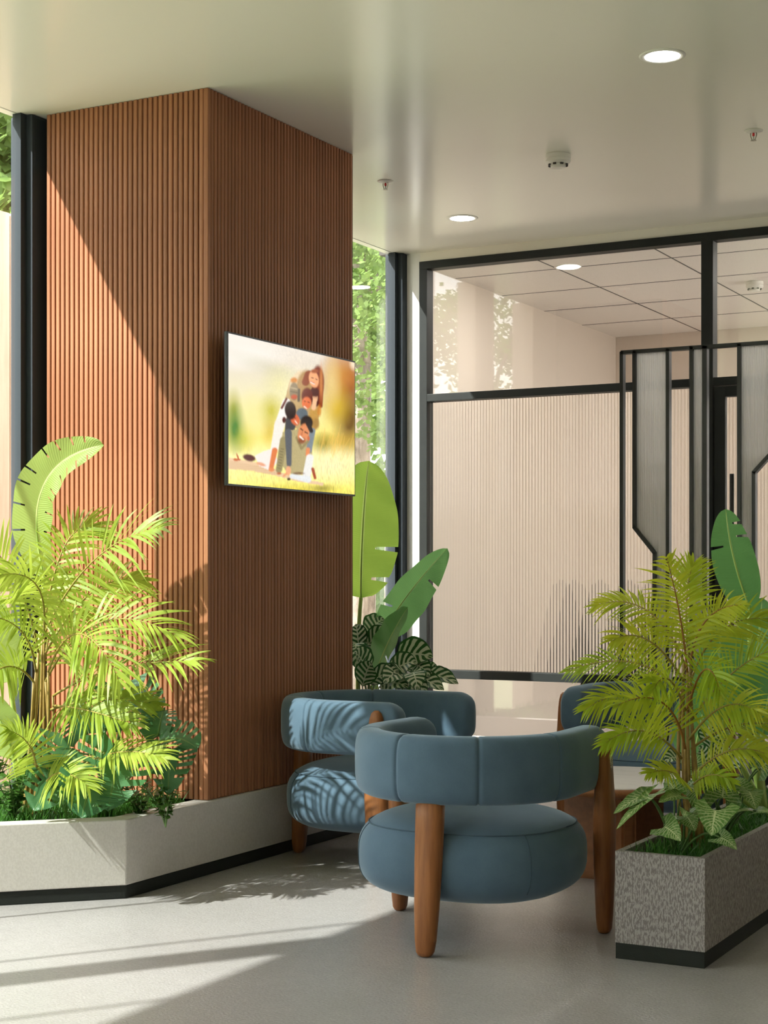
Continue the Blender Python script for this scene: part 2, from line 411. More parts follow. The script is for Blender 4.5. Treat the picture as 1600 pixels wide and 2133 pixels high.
# slatted column
CX0, CX1, CY0, CY1 = -4.512, -3.690, 5.372, 6.575; PZ = .293
col = struct(box('wall_column', (CX0 + .012, CY0 + .014, PZ), (CX1 - .014, CY1, H), BACKER), 'column clad in vertical reddish brown wood slats', 'column')
def slat_mesh(wd, dp):
    bm = bmesh.new(); r = .0045
    prof = [(-wd/2, 0), (-wd/2, -dp + r), (-wd/2 + r*.3, -dp + r*.3), (-wd/2 + r, -dp), (wd/2 - r, -dp), (wd/2 - r*.3, -dp + r*.3), (wd/2, -dp + r), (wd/2, 0)]
    V = [(x, y, z) for z in (0, H - PZ - .004) for x, y in prof]; n = len(prof)
    Fc = [(i, i+1, n+i+1, n+i) for i in range(n-1)] + [(n-1, 0, n, 2*n-1), tuple(range(n))[::-1], tuple(range(n, 2*n))]
    me = bpy.data.meshes.new('slat'); me.from_pydata(V, [], Fc); me.materials.append(SLAT); return me
sm = slat_mesh(.0198, .015)
pit = .0252
n1 = 32
for k in range(n1):
    o = new_obj('slat', sm, col); o.location = (CX1 - .020 - pit * (k + .5), CY0 + .0145, PZ + .002)
n2 = int((CY1 - CY0 - .02) / pit)
for k in range(n2):
    o = new_obj('slat', sm, col); o.location = (CX1 - .0145, CY0 + .020 + pit * (k + .5), PZ + .002); o.rotation_euler = (0, 0, math.pi/2)
box('corner_post', (CX1 - .0205, CY0, PZ + .002), (CX1, CY0 + .0205, H - .002), SLAT, col, .004)

# ------------------------------------------------------------------ planters
PFX = -3.675
pl = thing('planter', (-3.9, 5, 0), 'low angled plaster planter wrapping the foot of the slatted column', 'planter')
o0 = (-3.9, 5, 0)
outer = [(-4.545, 3.955), (PFX, 4.822), (PFX, 8.25), (-4.545, 8.25)]
inner = [(-4.545, 4.075), (PFX - .085, 4.857), (PFX - .085, 8.165), (-4.545, 8.165)]
def ring(name, outer, inner, z0, z1, mat, parent, off):
    n = len(outer); V = []; Fc = []
    for p, q in zip(outer, inner): V += [(p[0], p[1], z0), (p[0], p[1], z1), (q[0], q[1], z1), (q[0], q[1], z0)]
    for i in range(n - 1):
        a, b = 4*i, 4*i + 4
        for k in range(4): Fc.append((a+k, b+k, b+(k+1) % 4, a+(k+1) % 4))
    Fc += [(0, 1, 2, 3), (4*n-1, 4*n-2, 4*n-3, 4*n-4)]
    o = mesh(name, V, Fc, mat, parent, off=off)
    m = o.modifiers.new('bevel', 'BEVEL'); m.width = .004; m.segments = 2; m.limit_method = 'ANGLE'
    return o
ring('planter_wall', outer, inner, .05, PZ, PL_L, pl, o0)
ins = lambda P, d: [(x - d * (1 if i < 3 else 0) * (.7 if i == 1 else 1) if i else x, y + d * (1.4 if i == 0 else .6 if i == 1 else -1)) for i, (x, y) in enumerate(P)]
ring('plinth', [(-4.545, 3.962), (PFX - .004, 4.826), (PFX - .004, 8.246), (-4.545, 8.246)], inner, 0, .05, PLINTH, pl, o0)
prism('soil', inner, .02, .262, SOIL, pl, off=o0)
pr = thing('planter', (-1.62, 6, 0), 'straight grey bark-textured planter box standing in the right foreground', 'planter')
RX0, RX1, RY0, RY1 = -1.764, -1.477, 4.80, 7.6; RZ = .335; rt = .022
o1 = (-1.62, 6, 0)
bmo = [((RX0, RY0), (RX1, RY0 + rt)), ((RX0, RY1 - rt), (RX1, RY1)), ((RX0, RY0 + rt), (RX0 + rt, RY1 - rt)), ((RX1 - rt, RY0 + rt), (RX1, RY1 - rt))]
for (a, b) in bmo:
    box('planter_wall', (*a, .05), (*b, RZ), PL_R, pr, .0, o1)
box('plinth', (RX0 + .001, RY0 + .002, 0), (RX1 - .002, RY1 - .002, .05), PLINTH, pr, .0, o1)
box('soil', (RX0 + rt, RY0 + rt, .051), (RX1 - rt, RY1 - rt, .30), SOIL, pr, .0, o1)

# ------------------------------------------------------------------ armchairs (facing +Y in their own frame)
def arm_chair():
    r = thing('armchair', (0, 0, 0), '', 'armchair')
    # seat cushion
    def seat_ring(rr, z, n=64):
        out = []
        for k in range(n):
            a = 2*math.pi*k/n; ca, sa = math.cos(a), math.sin(a); e = 2/2.5
            out.append((rr*.368*math.copysign(abs(ca)**e, ca), .012 + rr*.345*math.copysign(abs(sa)**e, sa), z))
        return out
    prof = []
    for k in range(0, 25):
        a = -math.pi/2 + math.pi*k/24
        ca, sa = math.cos(a), math.sin(a)
        rr = abs(ca)**(.44) if ca > 1e-6 else 0.0
        z = .277 + .136*math.copysign(abs(sa)**(.68), sa)
        prof.append((max(rr, .004), z + (.018*(1-rr*rr) if sa > 0 else 0)))
    V, Fc = [], []; n = 64
    for rr, z in prof: V += seat_ring(rr, z)
    for i in range(len(prof)-1):
        for k in range(n): Fc.append((i*n+k, i*n+(k+1) % n, (i+1)*n+(k+1) % n, (i+1)*n+k))
    Fc.append(tuple(range(n))[::-1]); Fc.append(tuple(range((len(prof)-1)*n, len(prof)*n)))
    seat = mesh('seat', V, Fc, FABRIC, r, True)
    zz = [p for p in prof if p[1] > .37][0]
    ringp = [Vector(p) for p in seat_ring(zz[0]*1.004, zz[1]+.001, 72)]; ringp.append(ringp[0])
    tube('piping', ringp, .0022, PIPING, seat, 6)
    for sx in (-1, 1):                                                # side seams of the cushion
        pts = [Vector((sx*(.368*rr*.80**.8 + .0005), .012 - .345*rr*.60**.8 - .0005, z)) for rr, z in prof if .19 < z < zz[1]+.004 and rr > .5]
        tube('seam', pts, .0015, PIPING, seat, 5)
    # wrap-around back band
    R = .334; path = []
    for k in range(10): path.append((Vector((-R + .012*(1-k/10), .315*(1-k/10), 0)), None))
    for k in range(73):
        a = math.pi + math.pi*k/72; path.append((Vector((R*math.cos(a), R*math.sin(a), 0)), k/72))
    for k in range(1, 11): path.append((Vector((R - .012*k/10, .315*k/10, 0)), None))
    P = [p for p, _ in path]
    s = [0]
    for i in range(1, len(P)): s.append(s[-1] + (P[i]-P[i-1]).length)
    Lt = s[-1]
    samp = sorted(set([Lt*i/110 for i in range(111)] + [x for e in (.004, .012, .024, .04, .058, .07) for x in (e, Lt-e)]
                      + [Lt*c + d for c in SEAMS for d in (-.012, -.007, -.0035, 0, .0035, .007, .012)]))
    V, Fc = [], []; m = 28
    zc, hh, tt = .583, .108, .054
    for q in samp:
        i = max(j for j in range(len(s)) if s[j] <= q + 1e-9); i = min(i, len(P)-2)
        f = (q - s[i])/(s[i+1]-s[i]); p = P[i].lerp(P[i+1], f)
        t = (P[min(i+2, len(P)-1)] - P[max(i-1, 0)]).normalized(); nn = Vector((t.y, -t.x, 0))
        e = min(q, Lt - q); rr = .085
        sh = 1 if e >= rr else math.sqrt(max(1e-4, 1 - ((rr-e)/rr)**2))*.62 + .38
        st = 1 if e >= .03 else math.sqrt(max(1e-4, 1 - ((.03-e)/.03)**2))
        if e < .03: sh *= .8 + .2*st
        groove = max(math.exp(-((q - Lt*c)/.0045)**2) for c in SEAMS)
        h2 = hh*sh - .006*groove; t2 = tt*max(st, .05) - .006*groove
        for k in range(m):
            a = 2*math.pi*k/m; ca, sa = math.cos(a), math.sin(a); ex = 2/3.4
            V.append(p + nn*(t2*math.copysign(abs(ca)**ex, ca)) + Vector((0, 0, zc + h2*math.copysign(abs(sa)**ex, sa))))
    for i in range(len(samp)-1):
        for k in range(m): Fc.append((i*m+k, (i+1)*m+k, (i+1)*m+(k+1) % m, i*m+(k+1) % m))
    Fc.append(tuple(range(m))); Fc.append(tuple(range((len(samp)-1)*m, len(samp)*m))[::-1])
    mesh('backrest', V, Fc, FABRIC, r, True)
    # legs: flat oval section, tapering to a rounded foot
    def leg(prof, x, y, ang, name='leg', lean=(0, 0)):
        V, Fc = [], []; n = 20
        for z, a, b in prof:
            for k in range(n):
                th = 2*math.pi*k/n; ca, sa = math.cos(th), math.sin(th); e = 2/2.6
                u_ = a*math.copysign(abs(ca)**e, ca); v_ = b*math.copysign(abs(sa)**e, sa)
                V.append((x + lean[0]*z + u_*math.cos(ang) - v_*math.sin(ang), y + lean[1]*z + u_*math.sin(ang) + v_*math.cos(ang), z))
        for i in range(len(prof)-1):
            for k in range(n): Fc.append((i*n+k, i*n+(k+1) % n, (i+1)*n+(k+1) % n, (i+1)*n+k))
        Fc.append(tuple(range(n))[::-1]); Fc.append(tuple(range((len(prof)-1)*n, len(prof)*n)))
        return mesh(name, V, Fc, LEGW, r, True)
    rear = [(0, .012, .010), (.004, .022, .018), (.015, .029, .024), (.05, .034, .028), (.15, .040, .031), (.3, .0445, .033), (.42, .0465, .033), (.505, .047, .03)]
    leg(rear, .010, -.360, 0, lean=(.012, .055))
    front = [(0, .014, .011), (.004, .022, .018), (.015, .029, .023), (.06, .034, .027), (.2, .044, .031), (.33, .050, .033), (.385, .0515, .034), (.43, .0505, .031), (.5, .044, .027),
             (.58, .035, .024), (.63, .028, .020), (.652, .020, .015), (.662, .008, .007)]
    for sx in (-1, 1):
        lg = leg(front, sx*.386, .225, math.pi/2)
        V, Fc = lathe_vf([(.001, .0255), (.008, .0255), (.0085, .021)], 20)
        V = [(sx*(v[2]) + sx*.386, .225 + v[1]*1.3, .575 + v[0]*3.6) for v in V]
        mesh('inlay', V, Fc, SPECK, lg, True)
    return r
SEAMS = (.29, .455, .60, .75)
def copy_tree(o, parent=None):
    c = o.copy(); COL.objects.link(c); c.parent = parent
    for ch in list(o.children): copy_tree(ch, c)
    return c
ch0 = arm_chair()
spots = [((-2.307, 4.90), 0, 'blue velvet armchair in front, its rounded back to the viewer'),
         ((-3.272, 5.985), -math.pi/2, 'blue velvet armchair in sunlight against the slatted column'),
         ((-2.385, 7.10), math.pi, 'blue velvet armchair behind the round table, half hidden by palm fronds')]
for i, (p, a, lab) in enumerate(spots):
    c = ch0 if i == 0 else copy_tree(ch0)
    c.location = (*p, 0); c.rotation_euler = (0, 0, a); c['label'] = lab; c['group'] = 'blue armchairs around the round table'

# round low table
tb = thing('coffee_table', (-2.20, 6.02, 0), 'low round coffee table with white stone top and wooden rim', 'table')
V, Fc = lathe_vf([(.10, .362), (.34, .365), (.372, .372), (.380, .385), (.376, .398), (.362, .402)], 64); mesh('rim', V, Fc, TABW, tb, True)
V, Fc = lathe_vf([(.355, .398), (.358, .4035), (.354, .406)], 64); mesh('table_top', V, Fc, MARBLE, tb)
for k in range(3):
    a = math.radians(-60 + 120*k)
    bm = bmesh.new(); bmesh.ops.create_cube(bm, size=1)
    for v in bm.verts:
        v.co = Vector((v.co.x*.16 + .14, v.co.y*.05, .181 + v.co.z*.362))
    bmesh.ops.bevel(bm, geom=bm.edges[:], offset=.01, segments=2, affect='EDGES')
    lg = from_bm('leg', bm, TABW, tb); lg.rotation_euler = (0, 0, a)

# ------------------------------------------------------------------ television
TX = -3.618; TY0, TY1, TZ0, TZ1 = 5.402, 6.447, 1.552, 2.168
tv = thing('television', (TX - .03, (TY0+TY1)/2, TZ0), 'thin black wall-mounted television showing a family playing in a meadow', 'television')
to = tuple(tv.location)
box('casing', (TX - .014, TY0, TZ0), (TX, TY1, TZ1), BLACKP, tv, .002, to)
box('wall_bracket', (CX1 - .001, 5.75, 1.72), (TX - .012, 6.1, 2.02), BLACKP, tv, 0, to)
def hom(src, dst):
    A = []; b = []
    for (x, y), (u, v) in zip(src, dst):
        A += [[x, y, 1, 0, 0, 0, -u*x, -u*y], [0, 0, 0, x, y, 1, -v*x, -v*y]]; b += [u, v]
    return np.append(np.linalg.solve(np.array(A, float), np.array(b, float)), 1).reshape(3, 3)
def paint(nu, nv):
    Hm = hom([(0, 0), (1, 0), (1, 1), (0, 1)], [(150, 168), (1497, 490), (1497, 1918), (150, 1800)])
    U, Vv = np.meshgrid(np.linspace(0, 1, nu), np.linspace(0, 1, nv))
    q = Hm @ np.stack([U.ravel(), Vv.ravel(), np.ones(U.size)])
    X, Y = (q[0]/q[2]).reshape(U.shape), (q[1]/q[2]).reshape(U.shape)
    img = np.zeros(U.shape + (3,)); N0 = rng.normal(size=U.shape)
    lin = lambda c: (np.array(c, float)/255)**2.2
    ks = [(150, (238, 232, 224)), (500, (226, 216, 200)), (800, (232, 224, 190)), (1050, (240, 232, 170)), (1300, (244, 226, 130)), (1500, (250, 240, 175)), (1950, (246, 232, 120))]
    for k in range(3): img[..., k] = np.interp(Y, [a for a, _ in ks], [lin(c)[k] for _, c in ks])
    def blend(a, c):
        a = np.clip(a, 0, 1)[..., None]; img[:] = img*(1-a) + lin(c)*a
    def ell(cx, cy, rx, ry, c, soft=.12, op=1, rot=0):
        co, si = math.cos(math.radians(rot)), math.sin(math.radians(rot))
        dx, dy = (X-cx)*co + (Y-cy)*si, -(X-cx)*si + (Y-cy)*co
        d = np.sqrt((dx/rx)**2 + (dy/ry)**2); blend(op*np.clip((1 + soft - d)/(2*soft), 0, 1), c)
    def cap(x0, y0, x1, y1, w0, w1, c, soft=5, op=1):
        t = np.clip(((X-x0)*(x1-x0) + (Y-y0)*(y1-y0))/((x1-x0)**2 + (y1-y0)**2), 0, 1)
        d = np.hypot(X - x0 - t*(x1-x0), Y - y0 - t*(y1-y0)); blend(op*np.clip((w0 + (w1-w0)*t - d)/(2*soft) + .5, 0, 1), c)
    def poly(P, c, op=1):
        ins = np.zeros(X.shape, bool); j = len(P) - 1
        for i in range(len(P)):
            xi, yi = P[i]; xj, yj = P[j]
            if yi != yj: ins ^= ((yi > Y) != (yj > Y)) & (X < (xj-xi)*(Y-yi)/(yj-yi) + xi)
            j = i
        blend(ins*op, c)
    # blurred meadow and trees
    ell(330, 430, 260, 90, (242, 238, 232), 1, .8); ell(640, 560, 330, 60, (206, 200, 172), 1, .6, 20)
    ell(700, 720, 120, 120, (222, 216, 150), 1, .6)
    ell(1420, 700, 200, 330, (176, 104, 30), .7, .95); ell(1330, 620, 110, 160, (214, 160, 70), .8, .7); ell(1440, 1120, 120, 260, (112, 78, 8), .7, .9)
    ell(1300, 960, 110, 170, (222, 190, 60), .8, .8); ell(1250, 700, 70, 200, (236, 214, 150), .8, .7); ell(1490, 500, 40, 60, (246, 232, 205), .5, .8)
    ell(205, 1000, 60, 150, (176, 172, 70), .8, .9); ell(225, 1210, 80, 190, (70, 132, 14), .7, .95); ell(330, 1320, 70, 110, (196, 196, 60), .9, .7)
    ell(600, 1010, 90, 120, (196, 186, 40), .8, .8); ell(590, 1230, 60, 110, (206, 176, 60), .8, .6); ell(420, 1060, 110, 190, (236, 226, 160), .8, .7)
    ell(1160, 1370, 90, 90, (122, 122, 24), .7, .8); ell(1350, 1350, 140, 90, (206, 166, 60), .8, .6); ell(1240, 1600, 300, 130, (250, 238, 190), .8, .8)
    ell(900, 1880, 380, 60, (206, 190, 50), .8, .7); ell(1150, 1850, 90, 30, (120, 110, 40), .8, .6)
    yy = np.clip((Y - 1350)/300, 0, 1)[..., None]; st = N0.copy()
    for _ in range(3): st = (st + np.roll(st, 1, 0) + np.roll(st, -1, 0))/3*1.25
    img[:] = np.clip(img*(1 + .13*yy*st[..., None]), 0, 1)
    for k in range(40):
        x = random.uniform(1100, 1490); y = random.uniform(1350, 1560); cap(x, y, x + random.uniform(10, 60), y - random.uniform(90, 200), 2.5, 2, (240, 200, 110), 3, .6)
    # blanket
    poly([(155, 1520), (330, 1545), (540, 1590), (720, 1680), (900, 1740), (1165, 1790), (1160, 1822), (880, 1775), (640, 1710), (400, 1660), (155, 1640)], (230, 200, 164))
    for k in range(5): cap(170, 1560 + 18*k, 650, 1650 + 14*k, 4, 3, (200, 165, 125), 4, .6)
    ell(240, 1540, 40, 14, (200, 110, 60)); ell(250, 1510, 8, 40, (190, 90, 40), .3, 1, -20); ell(372, 1520, 68, 36, (96, 32, 20), .15, 1, 14)
    # outstretched pale trousers
    poly([(430, 1500), (520, 1450), (620, 1420), (680, 1560), (600, 1660), (480, 1610)], (240, 230, 222)); ell(500, 1590, 50, 18, (226, 150, 100), .3, .8, 20)
    poly([(800, 700), (900, 590), (1010, 640), (1130, 900), (1110, 1150), (1060, 1260), (900, 1220), (760, 1120), (740, 950)], (196, 168, 122))
    # mother on top: coat, plaid scarf, long hair, face
    ell(880, 690, 62, 130, (226, 206, 172), .2, 1, 30); ell(960, 740, 85, 170, (186, 150, 100), .15, 1, 10); ell(850, 680, 36, 30, (210, 140, 60), .3)
    ell(1105, 700, 66, 180, (134, 62, 30)); cap(1120, 760, 1135, 960, 46, 20, (150, 74, 34)); cap(975, 700, 1010, 620, 40, 46, (150, 80, 42)); ell(1140, 700, 16, 170, (216, 150, 90), .5, .8)
    cap(1070, 800, 1075, 930, 46, 40, (96, 42, 24))
    ell(1062, 668, 52, 92, (240, 176, 130), .1, 1, -10); ell(1070, 580, 40, 22, (170, 96, 52), .3)
    cap(1038, 650, 1056, 655, 4, 4, (90, 40, 25), 3); cap(1082, 665, 1098, 675, 4, 4, (90, 40, 25), 3); cap(1030, 700, 1070, 722, 8, 5, (252, 240, 228), 3); cap(1028, 692, 1072, 716, 3, 3, (190, 90, 70), 3)
    # little girl below her
    ell(1060, 1080, 48, 130, (200, 160, 90)); ell(990, 850, 58, 90, (120, 52, 26)); ell(985, 925, 50, 66, (226, 130, 84)); cap(960, 965, 985, 985, 7, 5, (250, 225, 205), 3)
    cap(960, 905, 972, 908, 4, 4, (80, 35, 20), 3); cap(1000, 915, 1014, 922, 4, 4, (80, 35, 20), 3); cap(1060, 980, 1072, 900, 24, 22, (240, 196, 156))
    for k in range(4): cap(1058 + 12*k, 900, 1054 + 15*k, 860, 6, 5, (240, 190, 150), 3)
    ell(1120, 1010, 22, 60, (210, 140, 50), .3, .8); ell(1085, 1150, 34, 60, (176, 140, 80), .3)
    # patterned sleeve
    ell(850, 800, 48, 98, (150, 132, 104)); cap(820, 760, 880, 775, 7, 7, (196, 178, 146), 4, .8); cap(815, 800, 885, 815, 7, 7, (104, 88, 66), 4, .8); ell(852, 860, 34, 26, (196, 90, 50), .3); cap(905, 780, 900, 900, 12, 14, (110, 96, 80))
    # boy: pale shirt, dark hair, grey sleeve
    cap(770, 920, 690, 1180, 44, 52, (242, 236, 230)); cap(700, 1150, 640, 1430, 56, 40, (240, 232, 222)); cap(770, 880, 720, 980, 12, 12, (110, 34, 22)); ell(745, 1110, 20, 34, (96, 40, 26))
    ell(935, 1045, 62, 66, (112, 122, 128)); cap(820, 1120, 790, 1300, 60, 44, (84, 82, 84)); cap(790, 1250, 800, 1590, 42, 30, (112, 114, 116))
    ell(862, 1105, 46, 66, (216, 118, 78), .12, 1, -20); ell(812, 1005, 60, 100, (52, 18, 10), .1, 1, -6); cap(862, 1120, 885, 1150, 6, 5, (250, 225, 205), 3); cap(850, 1085, 868, 1092, 4, 4, (90, 35, 20), 3)
    cap(645, 1440, 605, 1640, 30, 24, (222, 136, 84)); ell(610, 1650, 30, 20, (226, 150, 100), .2)
    # father
    poly([(730, 1240), (880, 1210), (1050, 1240), (1045, 1480), (985, 1600), (950, 1690), (830, 1700), (760, 1650), (690, 1560)], (190, 176, 132))
    cap(740, 1330, 690, 1650, 40, 34, (164, 152, 112)); 
    for k in range(8): cap(710 - 5*k, 1420 + 30*k, 740 - 5*k, 1428 + 30*k, 4, 4, (110, 100, 74), 3, .8)
    cap(790, 1250, 798, 1590, 38, 26, (108, 110, 114))
    cap(1045, 1230, 1010, 1440, 34, 30, (136, 146, 152)); cap(1000, 1430, 995, 1490, 22, 20, (228, 150, 100)); cap(1020, 1520, 985, 1720, 40, 44, (232, 230, 224)); cap(830, 1720, 1000, 1755, 26, 36, (226, 228, 228))
    ell(900, 1690, 60, 14, (110, 60, 40), .3, .7); cap(880, 1300, 930, 1420, 14, 14, (160, 146, 104)); cap(930, 1420, 1000, 1340, 12, 14, (160, 146, 104))
    ell(985, 1140, 66, 78, (48, 26, 16)); ell(952, 1255, 60, 108, (222, 150, 104), .1, 1, 12); ell(930, 1335, 40, 34, (120, 66, 38), .4, .75); cap(1000, 1150, 1035, 1230, 24, 20, (46, 24, 15)); ell(1005, 1310, 14, 26, (206, 120, 80))
    cap(922, 1205, 945, 1222, 6, 5, (60, 28, 16), 3); cap(968, 1240, 996, 1255, 6, 5, (60, 28, 16), 3); cap(915, 1290, 950, 1322, 9, 6, (252, 244, 236), 3); cap(940, 1240, 930, 1270, 6, 8, (190, 110, 72), 4, .7)
    ell(790, 1660, 28, 50, (234, 176, 136)); cap(770, 1690, 740, 1720, 12, 10, (230, 166, 124)); ell(795, 1752, 18, 14, (60, 40, 34), .3); cap(1050, 1640, 1075, 1740, 16, 14, (170, 80, 40)); ell(690, 1690, 24, 12, (190, 110, 70), .4)
    for _ in range(1):
        img[1:-1, 1:-1] = img[1:-1, 1:-1]*.5 + (img[:-2, 1:-1] + img[2:, 1:-1] + img[1:-1, :-2] + img[1:-1, 2:])*.125
    g_ = rng.normal(size=U.shape); g_ = (g_ + np.roll(g_, 1, 0) + np.roll(g_, 1, 1) + np.roll(g_, -1, 0) + np.roll(g_, -1, 1))/5
    img[:] = np.clip(img*(1 + 0.06*g_[..., None]*np.exp(-((X - 900)/330)**2)[..., None]), 0, 1)
    img[:] = img**1.22*1.06
    glow = np.exp(-(((X - 800)/160)**2 + ((Y - 750)/220)**2))*.10
    return np.clip(img + glow[..., None]*np.array([1, .92, .75]), 0, 1)
nu, nv = 300, 172
img = paint(nu, nv)
sx = TX + .0012
V = []; e = .008
for j in range(nv):
    for i in range(nu):
        V.append((sx, TY0 + e + (TY1 - TY0 - 2*e)*i/(nu-1), TZ1 - e - (TZ1 - TZ0 - 2*e)*j/(nv-1)))
Fc = [(j*nu+i, (j+1)*nu+i, (j+1)*nu+i+1, j*nu+i+1) for j in range(nv-1) for i in range(nu-1)]
def mk_screen():
    t = NT('screen_picture'); a = t.n('ShaderNodeAttribute', attribute_name='picture')
    em = t.n('ShaderNodeEmission', {'Color': a.outputs['Color'], 'Strength': 1.0})
    gl = t.n('ShaderNodeBsdfGlossy', {'Roughness': .15, 'Color': (.03, .03, .03, 1)})
    return t.done(t.n('ShaderNodeAddShader', {0: em.outputs[0], 1: gl.outputs[0]}))
scr = mesh('screen', V, Fc, mk_screen(), tv, off=to); scr['label'] = 'glowing family photograph on the screen'
ca = scr.data.color_attributes.new('picture', 'FLOAT_COLOR', 'POINT')
ca.data.foreach_set('color', np.concatenate([img.reshape(-1, 3), np.ones((nu*nv, 1))], 1).astype(np.float32).ravel())

# ------------------------------------------------------------------ ceiling fittings
def downlight(p, lab, lampmat, group='recessed downlights'):
    r = thing('downlight', p, lab, 'downlight', group)
    V, Fc = lathe_vf([(.066, .001), (.067, -.004), (.082, -.0045), (.087, -.001), (.087, .001)], 40); mesh('trim_ring', V, Fc[:-2], LAMPW, r, True)
    V, Fc = lathe_vf([(.0655, -.0005), (.0655, -.003), (.001, -.0032)], 40); mesh('lamp_disc', V, Fc, lampmat, r)
    return r
downlight((-1.965, 5.855, H), 'large round recessed ceiling light at upper right', LAMP)
downlight((-3.824, 8.007, H), 'small round recessed ceiling light above the glass partition', LAMP)
downlight((-3.851, 9.617, H + .003), 'round ceiling light seen through the clear glass of the partition', LAMPIN)
for p, q in (((-2.05, 9.9), 'nearest the door'), ((-3.0, 11.6), 'above the middle of the end wall'), ((-1.3, 11.2), 'closest to the added side window')):  # out-of-view lamps added for more light in the inner room
    downlight((*p, H + .003), 'unseen ceiling light added to brighten the room behind the glass, ' + q, LAMPIN)
def sprinkler(p, lab):
    r = thing('sprinkler', p, lab, 'sprinkler', 'ceiling sprinklers')
    V, Fc = lathe_vf([(.040, .0), (.040, -.003), (.030, -.008), (.014, -.010), (.001, -.010)], 28); mesh('cover_plate', V, Fc, LAMPW, r, True)
    for sx in (-1, 1):
        tube('frame_arm', [Vector((sx*.013, 0, -.008)), Vector((sx*.0135, 0, -.022)), Vector((sx*.008, 0, -.038)), Vector((sx*.002, 0, -.042))], .0022, STEEL, r)
    V, Fc = lathe_vf([(.003, -.010), (.0055, -.013), (.0055, -.022), (.003, -.026)], 12); mesh('glass_bulb', V, Fc, RED, r, True)
    V, Fc = lathe_vf([(.004, -.026), (.002, -.041), (.012, -.0425), (.013, -.0445), (.001, -.045)], 18); mesh('deflector', V, Fc, STEEL, r)
sprinkler((-3.798, 7.073, H), 'white fire sprinkler with red bulb beside the slatted column')
sprinkler((-1.945, 7.034, H), 'white fire sprinkler with red bulb near the right edge')
def detector(p, lab, mat=LAMPW):
    r = thing('smoke_detector', p, lab, 'smoke detector', 'smoke detectors')
    V, Fc = lathe_vf([(.056, 0), (.058, -.004), (.058, -.020), (.055, -.022), (.055, -.025), (.058, -.027), (.057, -.036), (.046, -.046), (.001, -.046)], 40); mesh('housing', V, Fc, mat, r)
    V, Fc = lathe_vf([(.036, -.045), (.035, -.058), (.030, -.063), (.001, -.0635)], 32); mesh('sensor_cap', V, Fc, mat, r)
    for k in range(8):
        a = math.pi*2*k/8
        o = box('vent_slot', (-.007, .040, -.053), (.007, .0465, -.0445), DARK, r); o.rotation_euler = (math.radians(0), 0, a)
detector((-2.854, 7.007, H), 'round white smoke detector in the middle of the ceiling')
detector((-2.951, 10.698, H + .003), 'smoke detector on the tiled ceiling behind the glass')

# ------------------------------------------------------------------ black framed room divider
SY = 8.08
rd = thing('room_divider', (-2.5, SY, 0), 'tall black metal divider frame with translucent fluted panels', 'divider')
ro = (-2.5, SY, 0)
sxp = lambda px: at_y(px, 1195, SY).x
zt = at_y(1293, 735, SY).z
wb = .019
def bar(pts, wd=wb, name='frame_bar'):
    """flat bar along a polyline in the divider plane"""
    for (a, b) in zip(pts[:-1], pts[1:]):
        a, b = Vector((a[0], 0, a[1])), Vector((b[0], 0, b[1])); t = (b-a).normalized(); n = Vector((t.z, 0, -t.x))*wd/2
        a2, b2 = a - t*wd*.2, b + t*wd*.2
        q = [a2-n, a2+n, b2+n, b2-n]
        V = [(v.x, SY+dy, v.z) for dy in (-.02, .02) for v in q]
        mesh(name, V, [(0, 1, 2, 3), (7, 6, 5, 4), (0, 4, 5, 1), (1, 5, 6, 2), (2, 6, 7, 3), (3, 7, 4, 0)], BLACKP, rd, off=ro)
XE = -.95
x1, x2, x3, x4, x5, x6, x7 = [sxp(p) for p in (1297, 1323.5, 1393, 1442, 1470, 1541.5, 1572)]
bar([(x1, zt), (XE, zt)]); bar([(x1, .0), (x1, zt)]); bar([(x1, .01), (XE, .01)])
xk = sxp(1365.5); zk1 = at_y(1323, 1099, SY).z; zk2 = at_y(1366, 1152, SY).z
bar([(x2, zt), (x2, zk1), (xk, zk2), (xk, .0)])
bar([(x3, zt), (x3, 0)]); bar([(x4, zt), (x4, 0)]); bar([(x5, zt), (x5, 0)], .025); bar([(x6, zt), (x6, 0)])
zj = at_y(1571, 984, SY).z; xj = sxp(1610); zj2 = zj + (xj - x7)*1.06
bar([(xj, zt), (xj, zj2), (x7, zj), (x7, 0)])
bar([(XE, zt), (XE, 0)]); xm = (xj + XE)/2; bar([(xm, zt), (xm, 0)])
g = wb/2 - .002
def z_left(x):
    if x <= x2 + g: return (zk1, zt - .01)
    if x < xk: return (zk1 + (zk2-zk1)*(x-x2)/(xk-x2), zt - .01)
    return (.02, zt - .01)
fluted('fluted_panel', x2 + g, x3 - g, z_left, SY - .002, .0115, .003, POLY, rd, .004, 4)
fluted('fluted_panel', x4 + g, x5 - g, lambda x: (.02, zt - .01), SY - .002, .0115, .003, POLY, rd, .004, 4)
def z_right(x):
    if x <= x7: return (.02, zt - .01)
    return (zj + (x-x7)*(zj2-zj)/(xj-x7), zt - .01)
fluted('fluted_panel', x6 + g, xj - g, z_right, SY - .002, .0115, .003, POLY, rd, .004, 4)
for o in rd.children:
    if o.name.startswith('fluted_panel'):
        for v in o.data.vertices: v.co -= Vector(ro)

